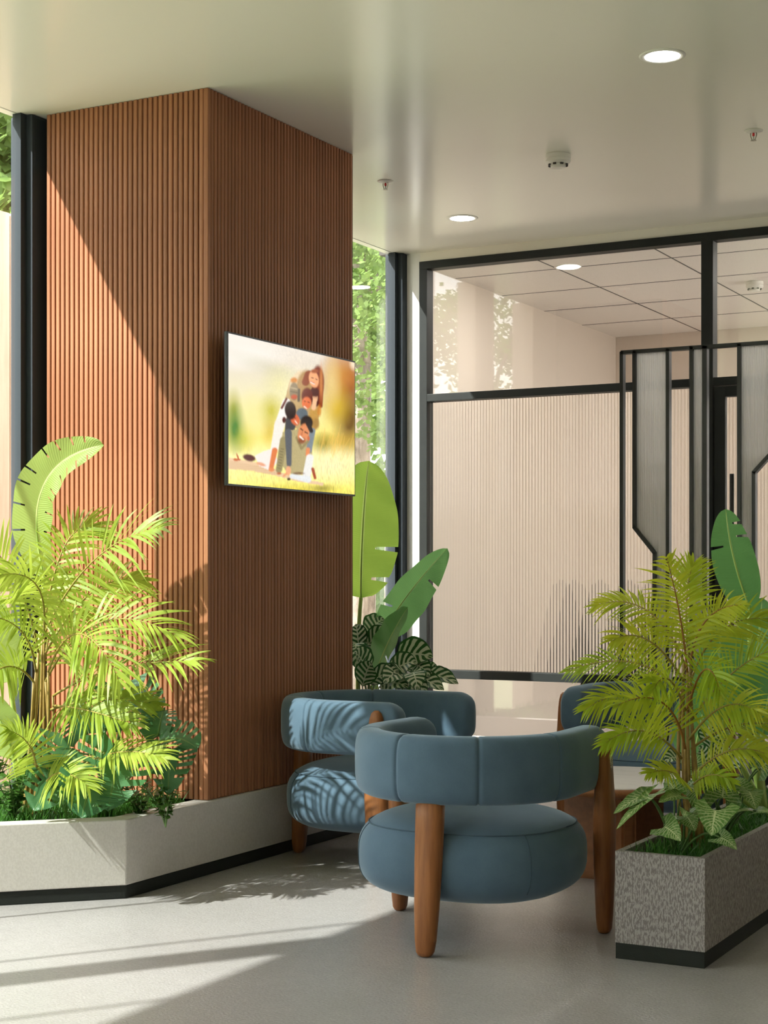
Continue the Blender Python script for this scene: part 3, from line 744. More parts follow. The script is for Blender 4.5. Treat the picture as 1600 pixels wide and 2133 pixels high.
# ------------------------------------------------------------------ plants
CAMP = Vector((0, 0, CH))
def to_cam(p): return (CAMP - p).normalized()
def blade(B, C, T, hw, N, prof, splits=(), cut=.3, fold=.22, sweep=0.0, nu=6, nv=26, wave=.0, droop=.0, slit=0.0):
    """leaf blade along the midrib B-C-T; splits = [(side, v0, v1)] slits that open from the margin inwards"""
    mid = bez(B, C, T, nv); L = sum((mid[i+1]-mid[i]).length for i in range(nv))
    V, UV, Fc = [], [], []
    rows = []
    for j, p in enumerate(mid):
        v = j/nv; t = (mid[min(j+1, nv)] - mid[max(j-1, 0)]).normalized()
        s = t.cross(N).normalized(); nn = s.cross(t).normalized(); row = []
        for k in range(-nu, nu+1):
            a = k/nu; w_ = hw*prof(v); au = abs(a)
            q = p + s*(w_*a) + nn*(w_*fold*au) + t*(sweep*L*au*au*(1-v)**2*-1) + nn*(wave*hw*math.sin(v*23 + 3*a)*au) - Vector((0, 0, droop*hw*au*au))
            sd_ = -1 if k < 0 else 1
            for (ss, v0, v1) in splits:                                # slits gape towards the margin
                if slit and ss == sd_ and au > cut:
                    dv = v - (v0 + v1)/2
                    if abs(dv) < .06: q = q + t*(math.copysign(slit*hw*(au - cut)/(1 - cut)*(1 - abs(dv)/.06), dv) - .3*slit*hw*(au - cut))
            row.append(len(V)); V.append(q); UV.append((a*.5+.5, v))
        rows.append(row)
    for j in range(nv):
        vm = (j+.5)/nv
        for k in range(2*nu):
            side = -1 if k < nu else 1; au = abs((k + .5 - nu)/nu)
            if any(sd == side and v0 <= vm < v1 and au > cut for sd, v0, v1 in splits): continue
            Fc.append((rows[j][k], rows[j][k+1], rows[j+1][k+1], rows[j+1][k]))
    return V, Fc, UV
pr_ban = lambda v: max(.02, (math.sin(math.pi*min(1, v**.82)))**.5)
pr_ell = lambda v: max(.01, (math.sin(math.pi*v**.85))**.85)
pr_hrt = lambda v: max(.01, (1 - v)**.75*(min(1, .55 + 3.2*v)) if v > 0 else .5)
pr_mon = lambda v: max(.01, (1 - v**2.4)**.8*min(1, .5 + 3*v))
def leaf_part(parent, off, name, mat, B, C, T, hw, N, prof, rib=None, stem=None, stem_r=.006, stem_mat=None, **k):
    V, Fc, UV = blade(B, C, T, hw, N, prof, **k)
    o = mesh(name, V, Fc, mat, parent, True, UV, off)
    if rib:
        m = bez(B, C, T, 14); tube('midrib', m, [rib*(1-.85*i/14) for i in range(15)], stem_mat or BSTEM, o, 6, off)
    if stem:
        pts = bez(stem[0], stem[1], B, 8) if len(stem) == 2 else [Vector(p) for p in stem] + [Vector(B)]
        tube('petiole', pts, [stem_r*(1.25-.35*i/(len(pts)-1)) for i in range(len(pts))], stem_mat or BSTEM, o, 7, off)
    return o
def frond(parent, off, B, C, T, N, mat, rmat, nl=27, Lf=.36, wd=.011, droop=.26, t0=.14, lift=.22):
    B, C, T = Vector(B), Vector(C), Vector(T); n = 60
    mid = bez(B, C, T, n); L = sum((mid[i+1]-mid[i]).length for i in range(n))
    V, Fc, UV = [], [], []
    for q in range(nl):
        t = t0 + (1 - t0)*(q + .5)/nl; i = min(n-1, int(t*n)); p = mid[i].lerp(mid[i+1], t*n - i)
        tg = (mid[min(i+2, n)] - mid[max(i-1, 0)]).normalized(); s = tg.cross(N).normalized(); nn = s.cross(tg).normalized()
        x = (t - t0)/(1 - t0)
        ll = L*Lf*(.42 + .58*math.sin(math.pi*min(1, .22 + .62*x)))*(1 - .45*max(0, x-.75)/.25)
        for sd in (-1, 1):
            ang = math.radians(66 - 46*x**1.3 + random.uniform(-5, 5)); lf = lift + random.uniform(-.08, .08)
            d = (tg*math.cos(ang) + s*sd*math.sin(ang) + nn*lf).normalized(); l2 = ll*random.uniform(.88, 1.08)
            wv = d.cross(nn).normalized(); tw = random.uniform(-.75, .75); wv = (wv*math.cos(tw) + nn*math.sin(tw)).normalized()
            b0 = len(V); dr = droop*random.uniform(.6, 1.5)
            for k, (ss, ww) in enumerate(((0, .35), (.12, .85), (.35, 1.0), (.6, .8), (.82, .45), (1, .04))):
                c = p + d*(l2*ss) - Vector((0, 0, 1))*(dr*l2*ss*ss) - nn*(.05*l2*ss*ss)
                for e in (-1, 1): V.append(c + wv*(e*wd*ww)); UV.append((e*.5+.5, ss))
            for k in range(5):
                a = b0 + 2*k; Fc.append((a, a+1, a+3, a+2))
    o = mesh('frond', V, Fc, mat, parent, False, UV, off)
    tube('rachis', mid[::4], [.0048*(1 - .8*i/15) for i in range(16)], rmat, o, 6, off)
    return o
def facing(p, up=.5, side=0.0):
    c = to_cam(p); r = c.cross(Vector((0, 0, 1))).normalized()
    return (c*(1-up) + Vector((0, 0, 1))*up + r*side).normalized()

def palm(loc, label, fronds, canes, mat, rmat, wd, group='areca palms'):
    r = thing('areca_palm', loc, label, 'palm', group); off = loc
    for a, c, b in canes:
        tube('cane', bez(a, c, b, 8), [.0085 - .0035*i/8 for i in range(9)], CANE, r, 7, off)
    for (B, C, T, up, sd, Lf, rm) in fronds:
        p = Vector(C); frond(r, off, B, C, T, facing(p, up, sd), mat, RACHB if rm else rmat, Lf=Lf, wd=wd)
    return r
# left palm, rooted in the planter in front of the column
base = at_d(70, 1690, 6.28); base.z = .262
A = at_d
LF = [((88, 1330, 6.25), (180, 1120, 6.2), (335, 1100, 6.0), .45, -.2, .36, 0),
      ((92, 1300, 6.25), (130, 1050, 6.3), (210, 1110, 6.35), .35, .2, .36, 0),
      ((95, 1420, 6.2), (190, 1220, 6.1), (368, 1325, 5.95), .5, 0, .34, 0),
      ((110, 1450, 6.2), (230, 1370, 6.05), (412, 1378, 5.85), .55, -.1, .34, 0),
      ((80, 1360, 6.2), (50, 1180, 6.1), (-60, 1100, 6.0), .4, .1, .36, 0),
      ((75, 1400, 6.2), (60, 1260, 6.0), (-70, 1290, 5.9), .45, 0, .36, 0),
      ((100, 1400, 6.15), (160, 1230, 5.95), (250, 1420, 5.8), .25, 0, .40, 0),
      ((70, 1420, 6.15), (10, 1340, 5.95), (-60, 1460, 5.85), .3, 0, .38, 0),
      ((90, 1330, 6.2), (110, 1170, 6.0), (-10, 1200, 5.85), .3, .2, .36, 0),
      ((110, 1470, 6.2), (170, 1470, 6.0), (280, 1510, 5.9), .35, 0, .36, 0),
      ((85, 1440, 6.25), (105, 1260, 6.3), (140, 1200, 6.35), .3, 0, .34, 0),
      ((150, 1610, 6.0), (240, 1540, 5.9), (345, 1580, 5.8), .55, 0, .36, 0),
      ((75, 1640, 6.05), (85, 1540, 5.9), (15, 1520, 5.8), .3, 0, .42, 0),
      ((90, 1640, 6.0), (120, 1580, 5.85), (185, 1640, 5.75), .35, 0, .42, 0),
      ((100, 1480, 6.2), (220, 1440, 6.15), (330, 1470, 6.2), .45, 0, .34, 0),
      ((95, 1360, 6.2), (190, 1180, 6.3), (300, 1210, 6.4), .4, 0, .34, 0)]
palm(tuple(base), 'sunlit yellow-green areca palm in the planter before the column',
     [(A(*f[0]), A(*f[1]), A(*f[2]), *f[3:]) for f in LF],
     [(base + Vector((dx, dy, 0)), A(px + ex, 1560, d), A(px, py, d)) for dx, dy, px, py, d, ex in
      ((0, 0, 88, 1330, 6.25, -2), (.03, .02, 92, 1300, 6.25, 0), (-.03, .01, 80, 1360, 6.2, -8), (.05, -.02, 100, 1400, 6.15, 6), (-.05, 0, 75, 1400, 6.2, -12), (.02, -.03, 110, 1450, 6.2, 8), (.06, .02, 95, 1420, 6.2, 12), (-.02, -.03, 70, 1420, 6.15, -6))],
     PALM, RACH, .0066)
# right palm in the bark-textured planter
baseR = Vector((-1.635, 5.16, .30))
RF = [((1432, 1400, 5.28), (1420, 1270, 5.25), (1388, 1160, 5.1), .1, 0, .40, 1),
      ((1438, 1380, 5.3), (1455, 1260, 5.3), (1545, 1260, 5.2), .25, 0, .38, 1),
      ((1425, 1380, 5.3), (1360, 1220, 5.35), (1238, 1262, 5.4), .35, 0, .26, 0),
      ((1425, 1420, 5.28), (1350, 1290, 5.2), (1275, 1335, 5.15), .35, 0, .34, 0),
      ((1420, 1440, 5.28), (1330, 1340, 5.3), (1182, 1398, 5.35), .4, 0, .24, 0),
      ((1420, 1520, 5.25), (1320, 1400, 5.2), (1218, 1480, 5.15), .35, 0, .28, 0),
      ((1428, 1560, 5.2), (1400, 1410, 5.05), (1285, 1470, 4.95), .25, 0, .36, 1),
      ((1420, 1580, 5.22), (1345, 1480, 5.15), (1256, 1552, 5.1), .35, 0, .30, 0),
      ((1436, 1540, 5.2), (1510, 1430, 5.05), (1580, 1485, 4.95), .3, 0, .36, 0),
      ((1440, 1500, 5.3), (1530, 1370, 5.25), (1625, 1350, 5.2), .4, 0, .36, 0),
      ((1440, 1620, 5.2), (1520, 1530, 5.1), (1605, 1575, 5.05), .45, 0, .34, 0),
      ((1436, 1430, 5.32), (1480, 1270, 5.4), (1610, 1290, 5.4), .35, 0, .36, 0),
      ((1436, 1380, 5.32), (1420, 1230, 5.4), (1445, 1175, 5.45), .2, 0, .42, 0),
      ((1440, 1560, 5.3), (1540, 1480, 5.4), (1640, 1520, 5.4), .45, 0, .36, 0),
      ((1430, 1640, 5.2), (1405, 1590, 5.05), (1350, 1612, 5.0), .4, 0, .30, 0),
      ((1432, 1480, 5.25), (1470, 1330, 5.1), (1500, 1440, 5.0), .2, 0, .40, 1),
      ((1428, 1480, 5.25), (1390, 1370, 5.1), (1360, 1440, 5.0), .25, 0, .38, 0),
      ((1432, 1650, 5.2), (1475, 1590, 5.1), (1525, 1630, 5.05), .4, 0, .34, 0)]
palm(tuple(baseR), 'yellow-green areca palm in the grey planter on the right',
     [(A(*f[0]), A(*f[1]), A(*f[2]), *f[3:]) for f in RF],
     [(baseR + Vector((dx, dy, 0)), A(px + ex, 1580, d), A(px, py, d)) for dx, dy, px, py, d, ex in
      ((0, 0, 1432, 1400, 5.28, 0), (.02, .02, 1438, 1380, 5.3, 4), (-.02, .03, 1425, 1380, 5.3, -6), (.03, .0, 1440, 1500, 5.3, 8), (-.03, 0, 1420, 1440, 5.28, -14), (.0, -.02, 1428, 1560, 5.2, -2), (.03, .04, 1436, 1430, 5.32, 10))],
     PALMR, RACH, .0046)

# banana plants
def banana(loc, label, leaves, mat):
    r = thing('banana_plant', loc, label, 'banana plant', 'banana plants')
    for (B, C, T, hw, up, sd, spl, fold, root, mid_) in leaves:
        B, C, T = A(*B), A(*C), A(*T)
        leaf_part(r, loc, 'leaf', mat, B, C, T, hw, facing(C, up, sd), pr_ban, .0045, (Vector(root), A(*mid_)), .011, BSTEM, splits=[(a_, b_, b_ + (1/64 if len(spl) < 8 else 1/110)) for a_, b_, c_ in spl], cut=.32 if len(spl) < 8 else .5, fold=fold, nv=64 if len(spl) < 8 else 110, nu=8, wave=.06, slit=.05 if len(spl) < 8 else .0)
    return r
bl = A(748, 1500, 8.15); bl.z = .262; r0 = tuple(bl)
banana(r0, 'bright green banana plant beyond the column beside the tall glazing',
       [((752, 1245, 8.15), (752, 1090, 8.1), (768, 960, 8.05), .185, .05, .1, [(1, .34, .365), (1, .12, .145), (-1, .55, .575)], .12, r0, (742, 1340, 8.15))], BANANA)
b2 = A(790, 1500, 8.35); b2.z = .262; r2 = tuple(b2)
banana(r2, 'blue-green banana plant with a leaf leaning over the glass partition',
       [((790, 1330, 8.3), (840, 1240, 8.2), (932, 1142, 8.1), .105, .1, -.4, [(1, .70, .725), (-1, .35, .37)], .45, r2, (778, 1400, 8.35)),
        ((775, 1430, 8.1), (800, 1340, 7.95), (850, 1265, 7.9), .085, .35, .5, [(1, .4, .43)], .3, r2, (772, 1470, 8.25))], BANANAD)
bR = Vector((-1.60, 5.95, .30)); rR = tuple(bR)
banana(rR, 'tall banana plant rising behind the right-hand palm',
       [((1562, 1268, 5.9), (1520, 1160, 5.85), (1512, 1060, 5.8), .078, .05, .1, [(-1, .62, .645), (1, .70, .72), (1, .84, .86)], .12, rR, (1562, 1420, 5.9)),
        ((1560, 1480, 6.0), (1580, 1360, 6.0), (1588, 1245, 5.95), .10, .05, .35, [(1, .4, .43)], .2, rR, (1555, 1540, 6.0)),
        ((1500, 1500, 5.7), (1490, 1400, 5.65), (1505, 1300, 5.6), .095, .1, -.2, [(-1, .3, .33), (1, .66, .69)], .2, rR, (1545, 1590, 5.8)),
        ((1440, 1590, 5.8), (1470, 1480, 5.8), (1480, 1400, 5.8), .10, .1, .2, [], .2, rR, (1520, 1640, 5.9)),
        ((1590, 1530, 5.7), (1600, 1440, 5.6), (1625, 1370, 5.5), .10, .15, 0, [], .2, rR, (1570, 1580, 5.8))], BANANAD)
bl3 = A(50, 1690, 6.42); bl3.z = .262; r3 = tuple(bl3)
banana(r3, 'torn banana leaf plant arching above the palm on the left',
       [((92, 1200, 6.4), (30, 960, 6.35), (216, 927, 6.2), .10, .2, .55, [(s, v, v + .012) for s in (-1, 1) for v in (.22, .35, .46, .54, .66, .75, .83, .9)], .35, r3, (80, 1450, 6.4)),
        ((20, 1420, 6.3), (-20, 1330, 6.2), (-40, 1200, 6.1), .10, .1, .2, [], .2, r3, (40, 1560, 6.35)),
        ((30, 1580, 6.2), (15, 1520, 6.1), (-30, 1440, 6.0), .075, .1, .2, [], .2, r3, (40, 1640, 6.3))], BANANAP)

# monstera in the left planter
def monstera(loc, label, leaves):
    r = thing('monstera', loc, label, 'monstera', 'monstera plants')
    for (B, T, d, d2, hw, up, sd) in leaves:
        B, T = A(*B, d), A(*T, d2); C = (B + T)/2 + Vector((0, 0, .05)); N = facing(C, up, sd)
        spl = [(s, v + .012*s, v + .052 + .012*s) for s in (-1, 1) for v in (.18, .31, .44, .57, .70)]
        root = Vector(loc) + Vector((random.uniform(-.03, .03), random.uniform(-.02, .02), 0))
        leaf_part(r, loc, 'leaf', MONST, B, C, T, hw*1.25, N, pr_mon, .004, (root, (root + B)/2 + Vector((0, 0, .12))), .006, STEMG, splits=spl, cut=.34, fold=.15, sweep=.22, nv=40, nu=6, wave=.04)
    return r
ms = A(215, 1690, 6.15); ms.z = .262
monstera(tuple(ms), 'dark green split-leaf monstera growing at the foot of the column',
         [((255, 1560), (225, 1690), 5.95, 5.8, .13, .25, .1), ((330, 1530), (345, 1480), 6.1, 6.2, .06, .4, .2), ((330, 1545), (412, 1560), 6.05, 5.95, .10, .55, -.2), ((355, 1560), (350, 1655), 6.0, 5.95, .085, .15, .1),
          ((270, 1450), (330, 1520), 6.3, 6.2, .09, .3, 0), ((150, 1560), (120, 1640), 6.1, 5.95, .12, .25, 0), ((195, 1640), (170, 1705), 5.85, 5.72, .11, .35, -.1), ((180, 1530), (140, 1480), 6.3, 6.3, .10, .3, .1),
          ((220, 1500), (260, 1440), 6.35, 6.35, .09, .3, 0), ((130, 1620), (70, 1690), 6.0, 5.9, .10, .35, 0)])

# calathea behind the armchair
def calathea(loc, label, leaves, n_rand=0):
    r = thing('calathea', loc, label, 'calathea', 'striped calatheas')
    for (B, T, d, d2, hw, up, sd) in leaves:
        B, T = A(*B, d), A(*T, d2); C = (B + T)/2 + Vector((0, 0, .04))
        root = Vector(loc) + Vector((random.uniform(-.04, .04), random.uniform(-.04, .04), 0))
        leaf_part(r, loc, 'leaf', CALA, B, C, T, hw*1.15, facing(C, up, sd), pr_ell, None, (root, (root + B)/2 + Vector((0, 0, .1))), .003, STEMG, fold=.25, nv=16, nu=4, wave=.06)
    return r
c1 = A(775, 1510, 8.0); c1.z = .262
calathea(tuple(c1), 'striped calathea close to the column corner behind the armchair',
         [((740, 1340), (745, 1395), 7.95, 7.85, .055, .3, 0), ((770, 1325), (800, 1290), 8.15, 8.2, .06, .2, .3), ((765, 1345), (812, 1318), 8.1, 8.05, .05, .4, 0), ((748, 1360), (742, 1300), 8.1, 8.15, .05, .1, .3),
          ((765, 1400), (738, 1360), 7.9, 7.8, .06, .3, -.2), ((780, 1420), (740, 1400), 7.85, 7.75, .05, .5, 0), ((770, 1425), (832, 1400), 7.8, 7.75, .05, .4, .2), ((790, 1430), (850, 1432), 7.8, 7.7, .06, .45, 0), ((755, 1430), (775, 1380), 7.75, 7.7, .05, .2, 0), ((745, 1330), (776, 1356), 8.2, 8.1, .045, .3, .2)])
c2 = A(850, 1510, 8.05); c2.z = .262
calathea(tuple(c2), 'striped calathea in front of the lower glass of the partition',
         [((825, 1372), (902, 1370), 7.95, 7.85, .075, .3, .1), ((815, 1405), (868, 1380), 7.85, 7.8, .06, .4, 0), ((860, 1385), (895, 1412), 7.9, 7.8, .045, .3, 0), ((870, 1410), (955, 1425), 7.9, 7.8, .05, .5, 0), ((850, 1415), (925, 1438), 7.85, 7.75, .05, .45, 0), ((835, 1420), (890, 1445), 7.8, 7.7, .055, .5, 0),
          ((880, 1415), (912, 1390), 8.0, 8.0, .035, .3, 0), ((890, 1420), (945, 1405), 7.95, 7.9, .03, .3, .2), ((840, 1400), (800, 1425), 7.8, 7.7, .055, .4, 0), ((860, 1400), (870, 1440), 7.75, 7.65, .05, .3, 0), ((870, 1405), (850, 1365), 8.05, 8.1, .05, .2, .2)])

# arrowhead vines in the right planter
def syngonium(loc, label, leaves):
    r = thing('arrowhead_vine', loc, label, 'arrowhead vine', 'arrowhead vines')
    for (B, T, d, d2, hw, up, sd) in leaves:
        B, T = A(*B, d), A(*T, d2); C = (B + T)/2 + to_cam(B)*.015 + Vector((0, 0, .012))
        root = Vector(loc) + Vector((random.uniform(-.03, .03), random.uniform(-.03, .03), 0))
        leaf_part(r, loc, 'leaf', SYNG, B, C, T, hw*1.2, facing(C, up, sd), pr_hrt, None, (root, (root + B)/2 + Vector((0, 0, .08))), .0032, STEMG, fold=.12, sweep=.5, nv=20, nu=6, wave=.03)
    return r
s1 = Vector((-1.63, 4.98, .30))
syngonium(tuple(s1), 'arrowhead vine with big pale-veined leaves hanging over the planter front',
          [((1491, 1688), (1482, 1741), 4.95, 4.90, .068, .2, .05), ((1384, 1722), (1418, 1752), 5.0, 4.93, .046, .25, .05), ((1345, 1655), (1278, 1696), 5.05, 4.98, .040, .5, .3), ((1350, 1660), (1284, 1728), 5.02, 4.95, .026, .3, .5), ((1420, 1658), (1372, 1672), 5.08, 5.0, .038, .6, 0),
           ((1432, 1690), (1425, 1702), 5.0, 4.97, .03, .3, 0), ((1430, 1700), (1448, 1732), 5.05, 5.0, .042, .3, 0), ((1455, 1650), (1425, 1640), 5.15, 5.2, .05, .3, .2), ((1405, 1645), (1385, 1625), 5.15, 5.2, .035, .3, 0), ((1500, 1745), (1535, 1770), 4.95, 4.90, .032, .4, 0)])
s2 = Vector((-1.60, 5.32, .30))
syngonium(tuple(s2), 'arrowhead vine with cream-veined leaves further back in the right planter',
          [((1560, 1648), (1575, 1685), 5.15, 5.08, .050, .25, -.3), ((1505, 1662), (1510, 1626), 5.2, 5.25, .060, .15, 0), ((1540, 1640), (1528, 1622), 5.25, 5.3, .04, .3, 0), ((1575, 1690), (1606, 1695), 5.1, 5.05, .022, .5, 0), ((1570, 1690), (1532, 1692), 5.1, 5.05, .016, .6, 0), ((1480, 1625), (1465, 1600), 5.35, 5.4, .04, .2, 0), ((1585, 1600), (1620, 1580), 5.3, 5.3, .04, .3, 0), ((1450, 1600), (1440, 1570), 5.4, 5.45, .045, .2, 0)])
c3 = Vector((-1.63, 5.62, .30))
calathea(tuple(c3), 'small dark calathea deep in the right planter between the stems',
         [((1400, 1600), (1370, 1630), 5.5, 5.4, .03, .4, 0), ((1420, 1590), (1385, 1590), 5.5, 5.45, .03, .4, 0), ((1500, 1590), (1515, 1550), 5.6, 5.6, .035, .2, 0), ((1520, 1600), (1560, 1580), 5.6, 5.55, .035, .3, 0), ((1580, 1600), (1605, 1560), 5.6, 5.6, .035, .3, 0), ((1480, 1560), (1475, 1510), 5.65, 5.65, .035, .2, 0), ((1470, 1600), (1455, 1560), 5.6, 5.6, .03, .2, 0)])

# small leafy shrubs in the left planter
def shrub(loc, label, rx, rz, n, lf=.026, mat=SHRUB):
    r = thing('leafy_shrub', loc, label, 'shrub', 'small leafy shrubs')
    sv, sf = [], []
    V, Fc, UV = [], [], []
    for k in range(9):
        a = 2*math.pi*k/9 + random.uniform(-.3, .3); q = random.uniform(.4, 1)
        e = Vector((rx*q*math.cos(a), rx*q*math.sin(a), rz*random.uniform(.55, 1))); pts = bez((0, 0, 0), (e.x*.3, e.y*.3, e.z*.7), e, 8)
        v, f = tube_vf(pts, .0022, 5); b = len(sv); sv += v; sf += [tuple(i + b for i in t) for t in f]
        for m in range(n//9):
            t = random.uniform(.25, 1); p = pts[min(8, int(t*8))] + Vector([random.uniform(-.012, .012) for _ in range(3)])
            d = Vector((random.uniform(-1, 1), random.uniform(-1, 1), random.uniform(-.5, .5))).normalized(); s = d.cross(Vector((0, 0, 1))).normalized()*lf*.42; l = lf*random.uniform(.8, 1.4)
            b = len(V); V += [p, p + d*l*.35 + s, p + d*l*.75 + s*.7, p + d*l, p + d*l*.75 - s*.7, p + d*l*.35 - s]; UV += [(.5, 0), (1, .3), (1, .7), (.5, 1), (0, .7), (0, .3)]
            Fc.append(tuple(range(b, b+6)))
    mesh('stems', sv, sf, STEMG, r); tag(mesh('foliage', V, Fc, mat, r, False, UV), None, kind='stuff')
p = A(345, 1665, 6.0); p.z = .262; shrub(tuple(p), 'small round-leaved shrub beside the column corner', .11, .22, 170)
p = A(30, 1690, 6.05); p.z = .262; shrub(tuple(p), 'small round-leaved shrub at the left edge of the planter', .15, .26, 260, .03)
p = A(-15, 1660, 6.45); p.z = .262; shrub(tuple(p), 'taller leafy shrub by the window at the far left', .14, .38, 260, .034)
p = A(290, 1668, 6.15); p.z = .262; shrub(tuple(p), 'small round-leaved shrub among the monstera leaves', .10, .18, 120)
shrub((-1.60, 6.3, .30), 'dark leafy shrub deep in the right planter', .12, .34, 260, .045)

# grass in the planters
def grass(name, label, pts, z, h):
    V, Fc, UV = [], [], []
    for (x, y) in pts:
        a = random.uniform(0, 6.283); l = h*random.uniform(.5, 1.3); d = Vector((math.cos(a), math.sin(a), 0)); s = Vector((-d.y, d.x, 0))*random.uniform(.0018, .0034); b = len(V); k = random.uniform(.2, .8)
        p = Vector((x, y, z - .004))
        for t, ww in ((0, 1), (.5, .9), (1, .05)):
            c = p + Vector((0, 0, l*t)) + d*(k*l*t*t); V += [c - s*ww, c + s*ww]; UV += [(0, t), (1, t)]
        Fc += [(b, b+1, b+3, b+2), (b+2, b+3, b+5, b+4)]
    tag(mesh(name, V, Fc, GRASS, None, False, UV), label, 'grass', kind='stuff')
pts = []
while len(pts) < 3600:
    x, y = random.uniform(-4.54, PFX - .09), random.uniform(4.08, 5.36)
    if y - x*0 > 4.857 + (x - (PFX - .085)) + .005: pts.append((x, y))
grass('grass', 'short green grass filling the angled planter by the column', pts, .262, .065)
grass('grass', 'short dark green grass filling the grey planter on the right', [(random.uniform(RX0 + .026, RX1 - .026), random.uniform(RY0 + .026, 6.6)) for _ in range(2600)], .30, .048)
grass('grass', 'short green grass in the planter strip beyond the column', [(random.uniform(-4.5, PFX - .09), random.uniform(6.6, 8.15)) for _ in range(1200)], .262, .06)

# ------------------------------------------------------------------ furniture glimpsed behind the reeded glass
dc = thing('lounge_chair', (-3.54, 9.62, 0), 'dark chair blurred behind the reeded glass', 'chair', rz=math.radians(200))
DK = m_plain('dark_upholstery', (.03, .022, .02), .7)
bm = bmesh.new(); bmesh.ops.create_cube(bm, size=1)
for v in bm.verts: v.co = Vector((v.co.x*.5, v.co.y*.5, .43 + v.co.z*.10))
bmesh.ops.bevel(bm, geom=bm.edges[:], offset=.04, segments=3, affect='EDGES'); from_bm('seat', bm, DK, dc, True)
bm = bmesh.new(); bmesh.ops.create_cube(bm, size=1)
for v in bm.verts: v.co = Vector((v.co.x*(.10 if v.co.z > 0 else .5), -.24 - (v.co.z + .5)*.12 + v.co.y*.07, .82 + v.co.z*.68))
bmesh.ops.bevel(bm, geom=bm.edges[:], offset=.03, segments=3, affect='EDGES'); from_bm('backrest', bm, DK, dc, True)
for sx in (-1, 1):
    for sy in (-1, 1): tube('leg', [(sx*.21, sy*.2, .40), (sx*.24, sy*.24, 0)], [.018, .012], BLACKP, dc)

# ------------------------------------------------------------------ outdoors
struct(box('ground_outside', (-70, -50, -.3), (-9.5, 60, -.13), LAWN), 'sunlit lawn outside the glazing', 'ground')
struct(box('terrace_side', (IN_X + .08, PY + .12, -.3), (40, 60, -.12), PAVE), 'pale paved terrace beyond the room behind the glass', 'terrace')
struct(box('added_grass_strip', (-9.5, -50, -.3), (WX - .02, 4.6, -.125), LAWN), 'unseen grass strip added along the window wall to dim the ceiling', 'lawn')  # unseen darker ground, put here to weaken the bounce near the window
struct(box('bounce_terrace', (-9.5, 4.6, -.3), (WX - .02, 60, -.12), PAVE), 'pale paving laid outside the glazing to bounce light onto the ceiling', 'terrace')  # ground kept pale here so it bounces light up to the rear ceiling
fs = thing('timber_screen', (-6.4, 7.2, -.12), 'tall beige board screen outside at the far left', 'screen')
for k in range(24):
    box('board', (-6.44, 6.0 + .1*k, -.12), (-6.40, 6.088 + .1*k, 3.3), FENCE, fs, 0, (-6.4, 7.2, -.12))
box('rail', (-6.47, 6.0, .3), (-6.44, 8.39, .4), FENCE, fs, 0, (-6.4, 7.2, -.12)); box('rail', (-6.47, 6.0, 2.9), (-6.44, 8.39, 3.0), FENCE, fs, 0, (-6.4, 7.2, -.12))
bw = thing('garden_wall', (-7.5, 11.5, -.12), 'grey boarded garden wall outside beyond the column', 'garden wall')
for k in range(18):
    box('board', (-7.56, 10.0 + .2*k, -.12), (-7.5, 10.195 + .2*k, 2.75), BOARD, bw, 0, (-7.5, 11.5, -.12))
def tree(loc, label, trunk, crowns, leaf, n):
    loc = tuple(loc); r = thing('tree', loc, label, 'tree', 'trees outside the glazing')
    for i, (pts, r0, r1) in enumerate(trunk):
        pts = [Vector(p) for p in pts]; P = []
        for a, b in zip(pts[:-1], pts[1:]): P += [a.lerp(b, t/4) + Vector([random.uniform(-.03, .03) for _ in range(3)])*(1 if t else 0) for t in range(4)]
        P.append(pts[-1]); tube('trunk' if i == 0 else 'branch', P, [r0 + (r1-r0)*k/(len(P)-1) for k in range(len(P))], BARK, r, 9, loc)
    tot = sum(c[1]**2 for c in crowns); V, Fc, UV = [], [], []
    for c, rad in crowns:
        c = Vector(c); m = int(n*rad*rad/tot); ncl = max(6, m//40)
        cl = [c + Vector(rng.normal(size=3))*rad*.48 for _ in range(ncl)]
        for q in range(m):
            p = cl[q % ncl] + Vector(rng.normal(size=3))*rad*.17
            d = Vector(rng.normal(size=3)).normalized(); s = d.orthogonal().normalized()*leaf*.33; l = leaf*random.uniform(.7, 1.3)
            b = len(V); V += [p, p + d*l*.5 + s, p + d*l, p + d*l*.5 - s]; UV += [(.5, 0), (1, .5), (.5, 1), (0, .5)]; Fc.append((b, b+1, b+2, b+3))
    tag(mesh('foliage', V, Fc, TREEL, r, False, UV, loc), None, kind='stuff')
g0 = lambda p: Vector((p.x, p.y, -.12))
t1 = A(736, 900, 12.5)
tree(g0(t1), 'thick forked tree outside the glazing beyond the column',
     [((g0(t1), A(738, 760, 12.5)), .19, .14), ((A(735, 640, 12.5), A(755, 620, 12.5), A(790, 560, 12.6), A(800, 380, 12.8)), .09, .06), ((A(738, 790, 12.5), A(742, 640, 12.5), A(728, 560, 12.5), A(700, 300, 12.5)), .14, .07),
      ((A(778, 600, 12.6), A(760, 540, 12.5), A(745, 470, 12.4)), .06, .04)],
     [(A(765, 860, 11.6), .35), (A(755, 700, 11.8), .30), (A(770, 570, 11.9), .35), (A(740, 500, 12.6), .8), (A(690, 600, 12.6), 1.0), (A(780, 1080, 11.6), .2)], .060, 8000)
t2 = Vector((-7.7, 1.6, -.12))
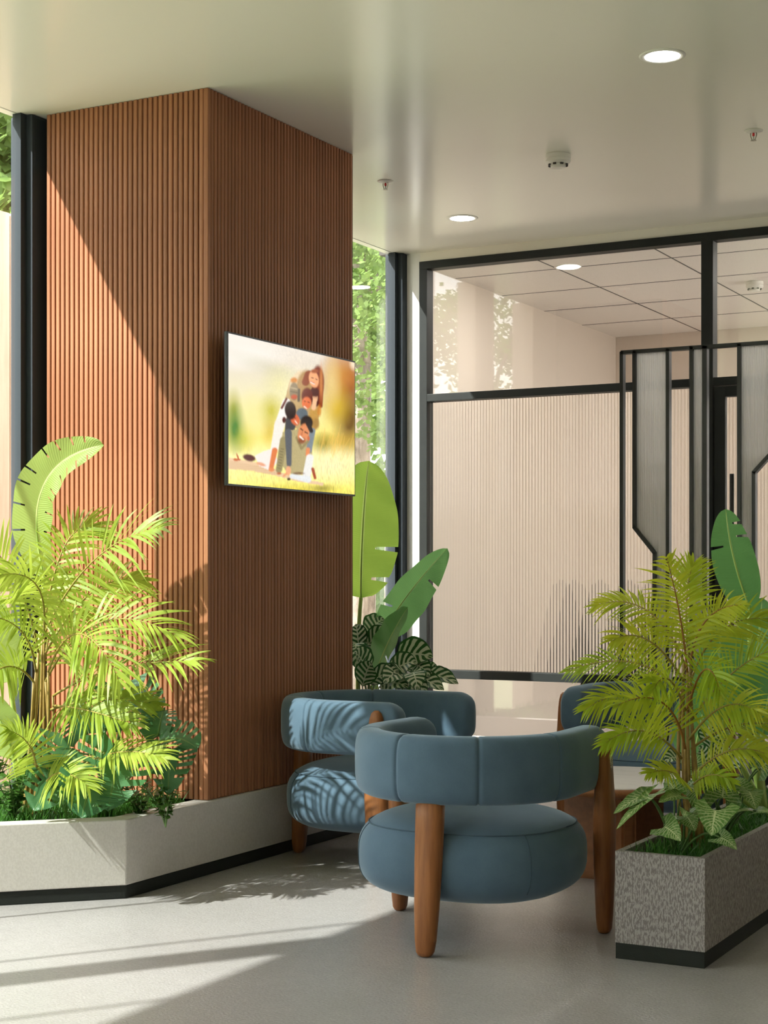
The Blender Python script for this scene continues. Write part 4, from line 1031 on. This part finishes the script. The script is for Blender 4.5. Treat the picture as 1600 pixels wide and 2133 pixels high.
tree(t2, 'wide low tree on the terrace, seen mirrored in the clear glass of the partition',
     [((t2, Vector((-7.7, 1.5, 1.6)), Vector((-7.6, 1.3, 2.5))), .10, .07), ((Vector((-7.6, 1.35, 2.3)), Vector((-7.5, .9, 2.8)), Vector((-7.5, .3, 3.1))), .045, .02), ((Vector((-7.6, 1.35, 2.4)), Vector((-7.5, 2.0, 2.75)), Vector((-7.5, 2.8, 2.95))), .045, .02),
      ((Vector((-7.6, 1.3, 2.5)), Vector((-7.5, 1.5, 3.2)), Vector((-7.5, 2.2, 3.9))), .04, .015), ((Vector((-7.6, 1.3, 2.5)), Vector((-7.5, 1.0, 3.3)), Vector((-7.5, .6, 4.0))), .035, .015)],
     [((-7.5, .5, 3.75), .5), ((-7.5, 1.2, 3.9), .5), ((-7.5, 2.0, 3.8), .5), ((-7.5, 2.7, 3.7), .45), ((-7.5, .3, 3.1), .35), ((-7.5, 2.9, 3.1), .35), ((-7.5, 1.6, 3.1), .4)], .085, 4200)
t4 = A(-40, 900, 10.5)
tree(g0(t4), 'leafy tree outside at the far left of the glazing',
     [((g0(t4), A(-45, 700, 10.5), A(-30, 400, 10.5)), .15, .08), ((A(-40, 500, 10.5), A(0, 350, 10.4), A(40, 250, 10.3)), .05, .02)],
     [(A(0, 320, 10.4), .5), (A(-20, 430, 10.3), .45), (A(10, 220, 10.6), .6)], .13, 2200)
t5 = A(830, 1000, 24)
tree(g0(t5), 'broad tree in the distance behind the forked tree',
     [((g0(t5), A(820, 700, 24)), .2, .12)], [(A(760, 620, 24), 1.4), (A(780, 800, 24), 1.2), (A(850, 600, 24), 1.4), (A(730, 720, 23), 1.3)], .20, 3200)
hd = thing('hedge', (-14, 6, -.12), 'clipped green hedge along the far edge of the lawn', 'hedge')
V, Fc, UV = [], [], []
for q in range(12000):
    p = Vector((random.uniform(.3, 1.1), random.uniform(-30, 20), random.uniform(0, 2.4))); d = Vector(rng.normal(size=3)).normalized(); s = d.orthogonal().normalized()*.07; b = len(V)
    V += [p, p + d*.1 + s, p + d*.22, p + d*.1 - s]; UV += [(.5, 0), (1, .5), (.5, 1), (0, .5)]; Fc.append((b, b+1, b+2, b+3))
tag(mesh('foliage', V, Fc, TREEL, hd, False, UV), None, kind='stuff')
box('hedge_core', (-.5, -30, 0), (.5, 20, 2.3), SHRUB, hd)
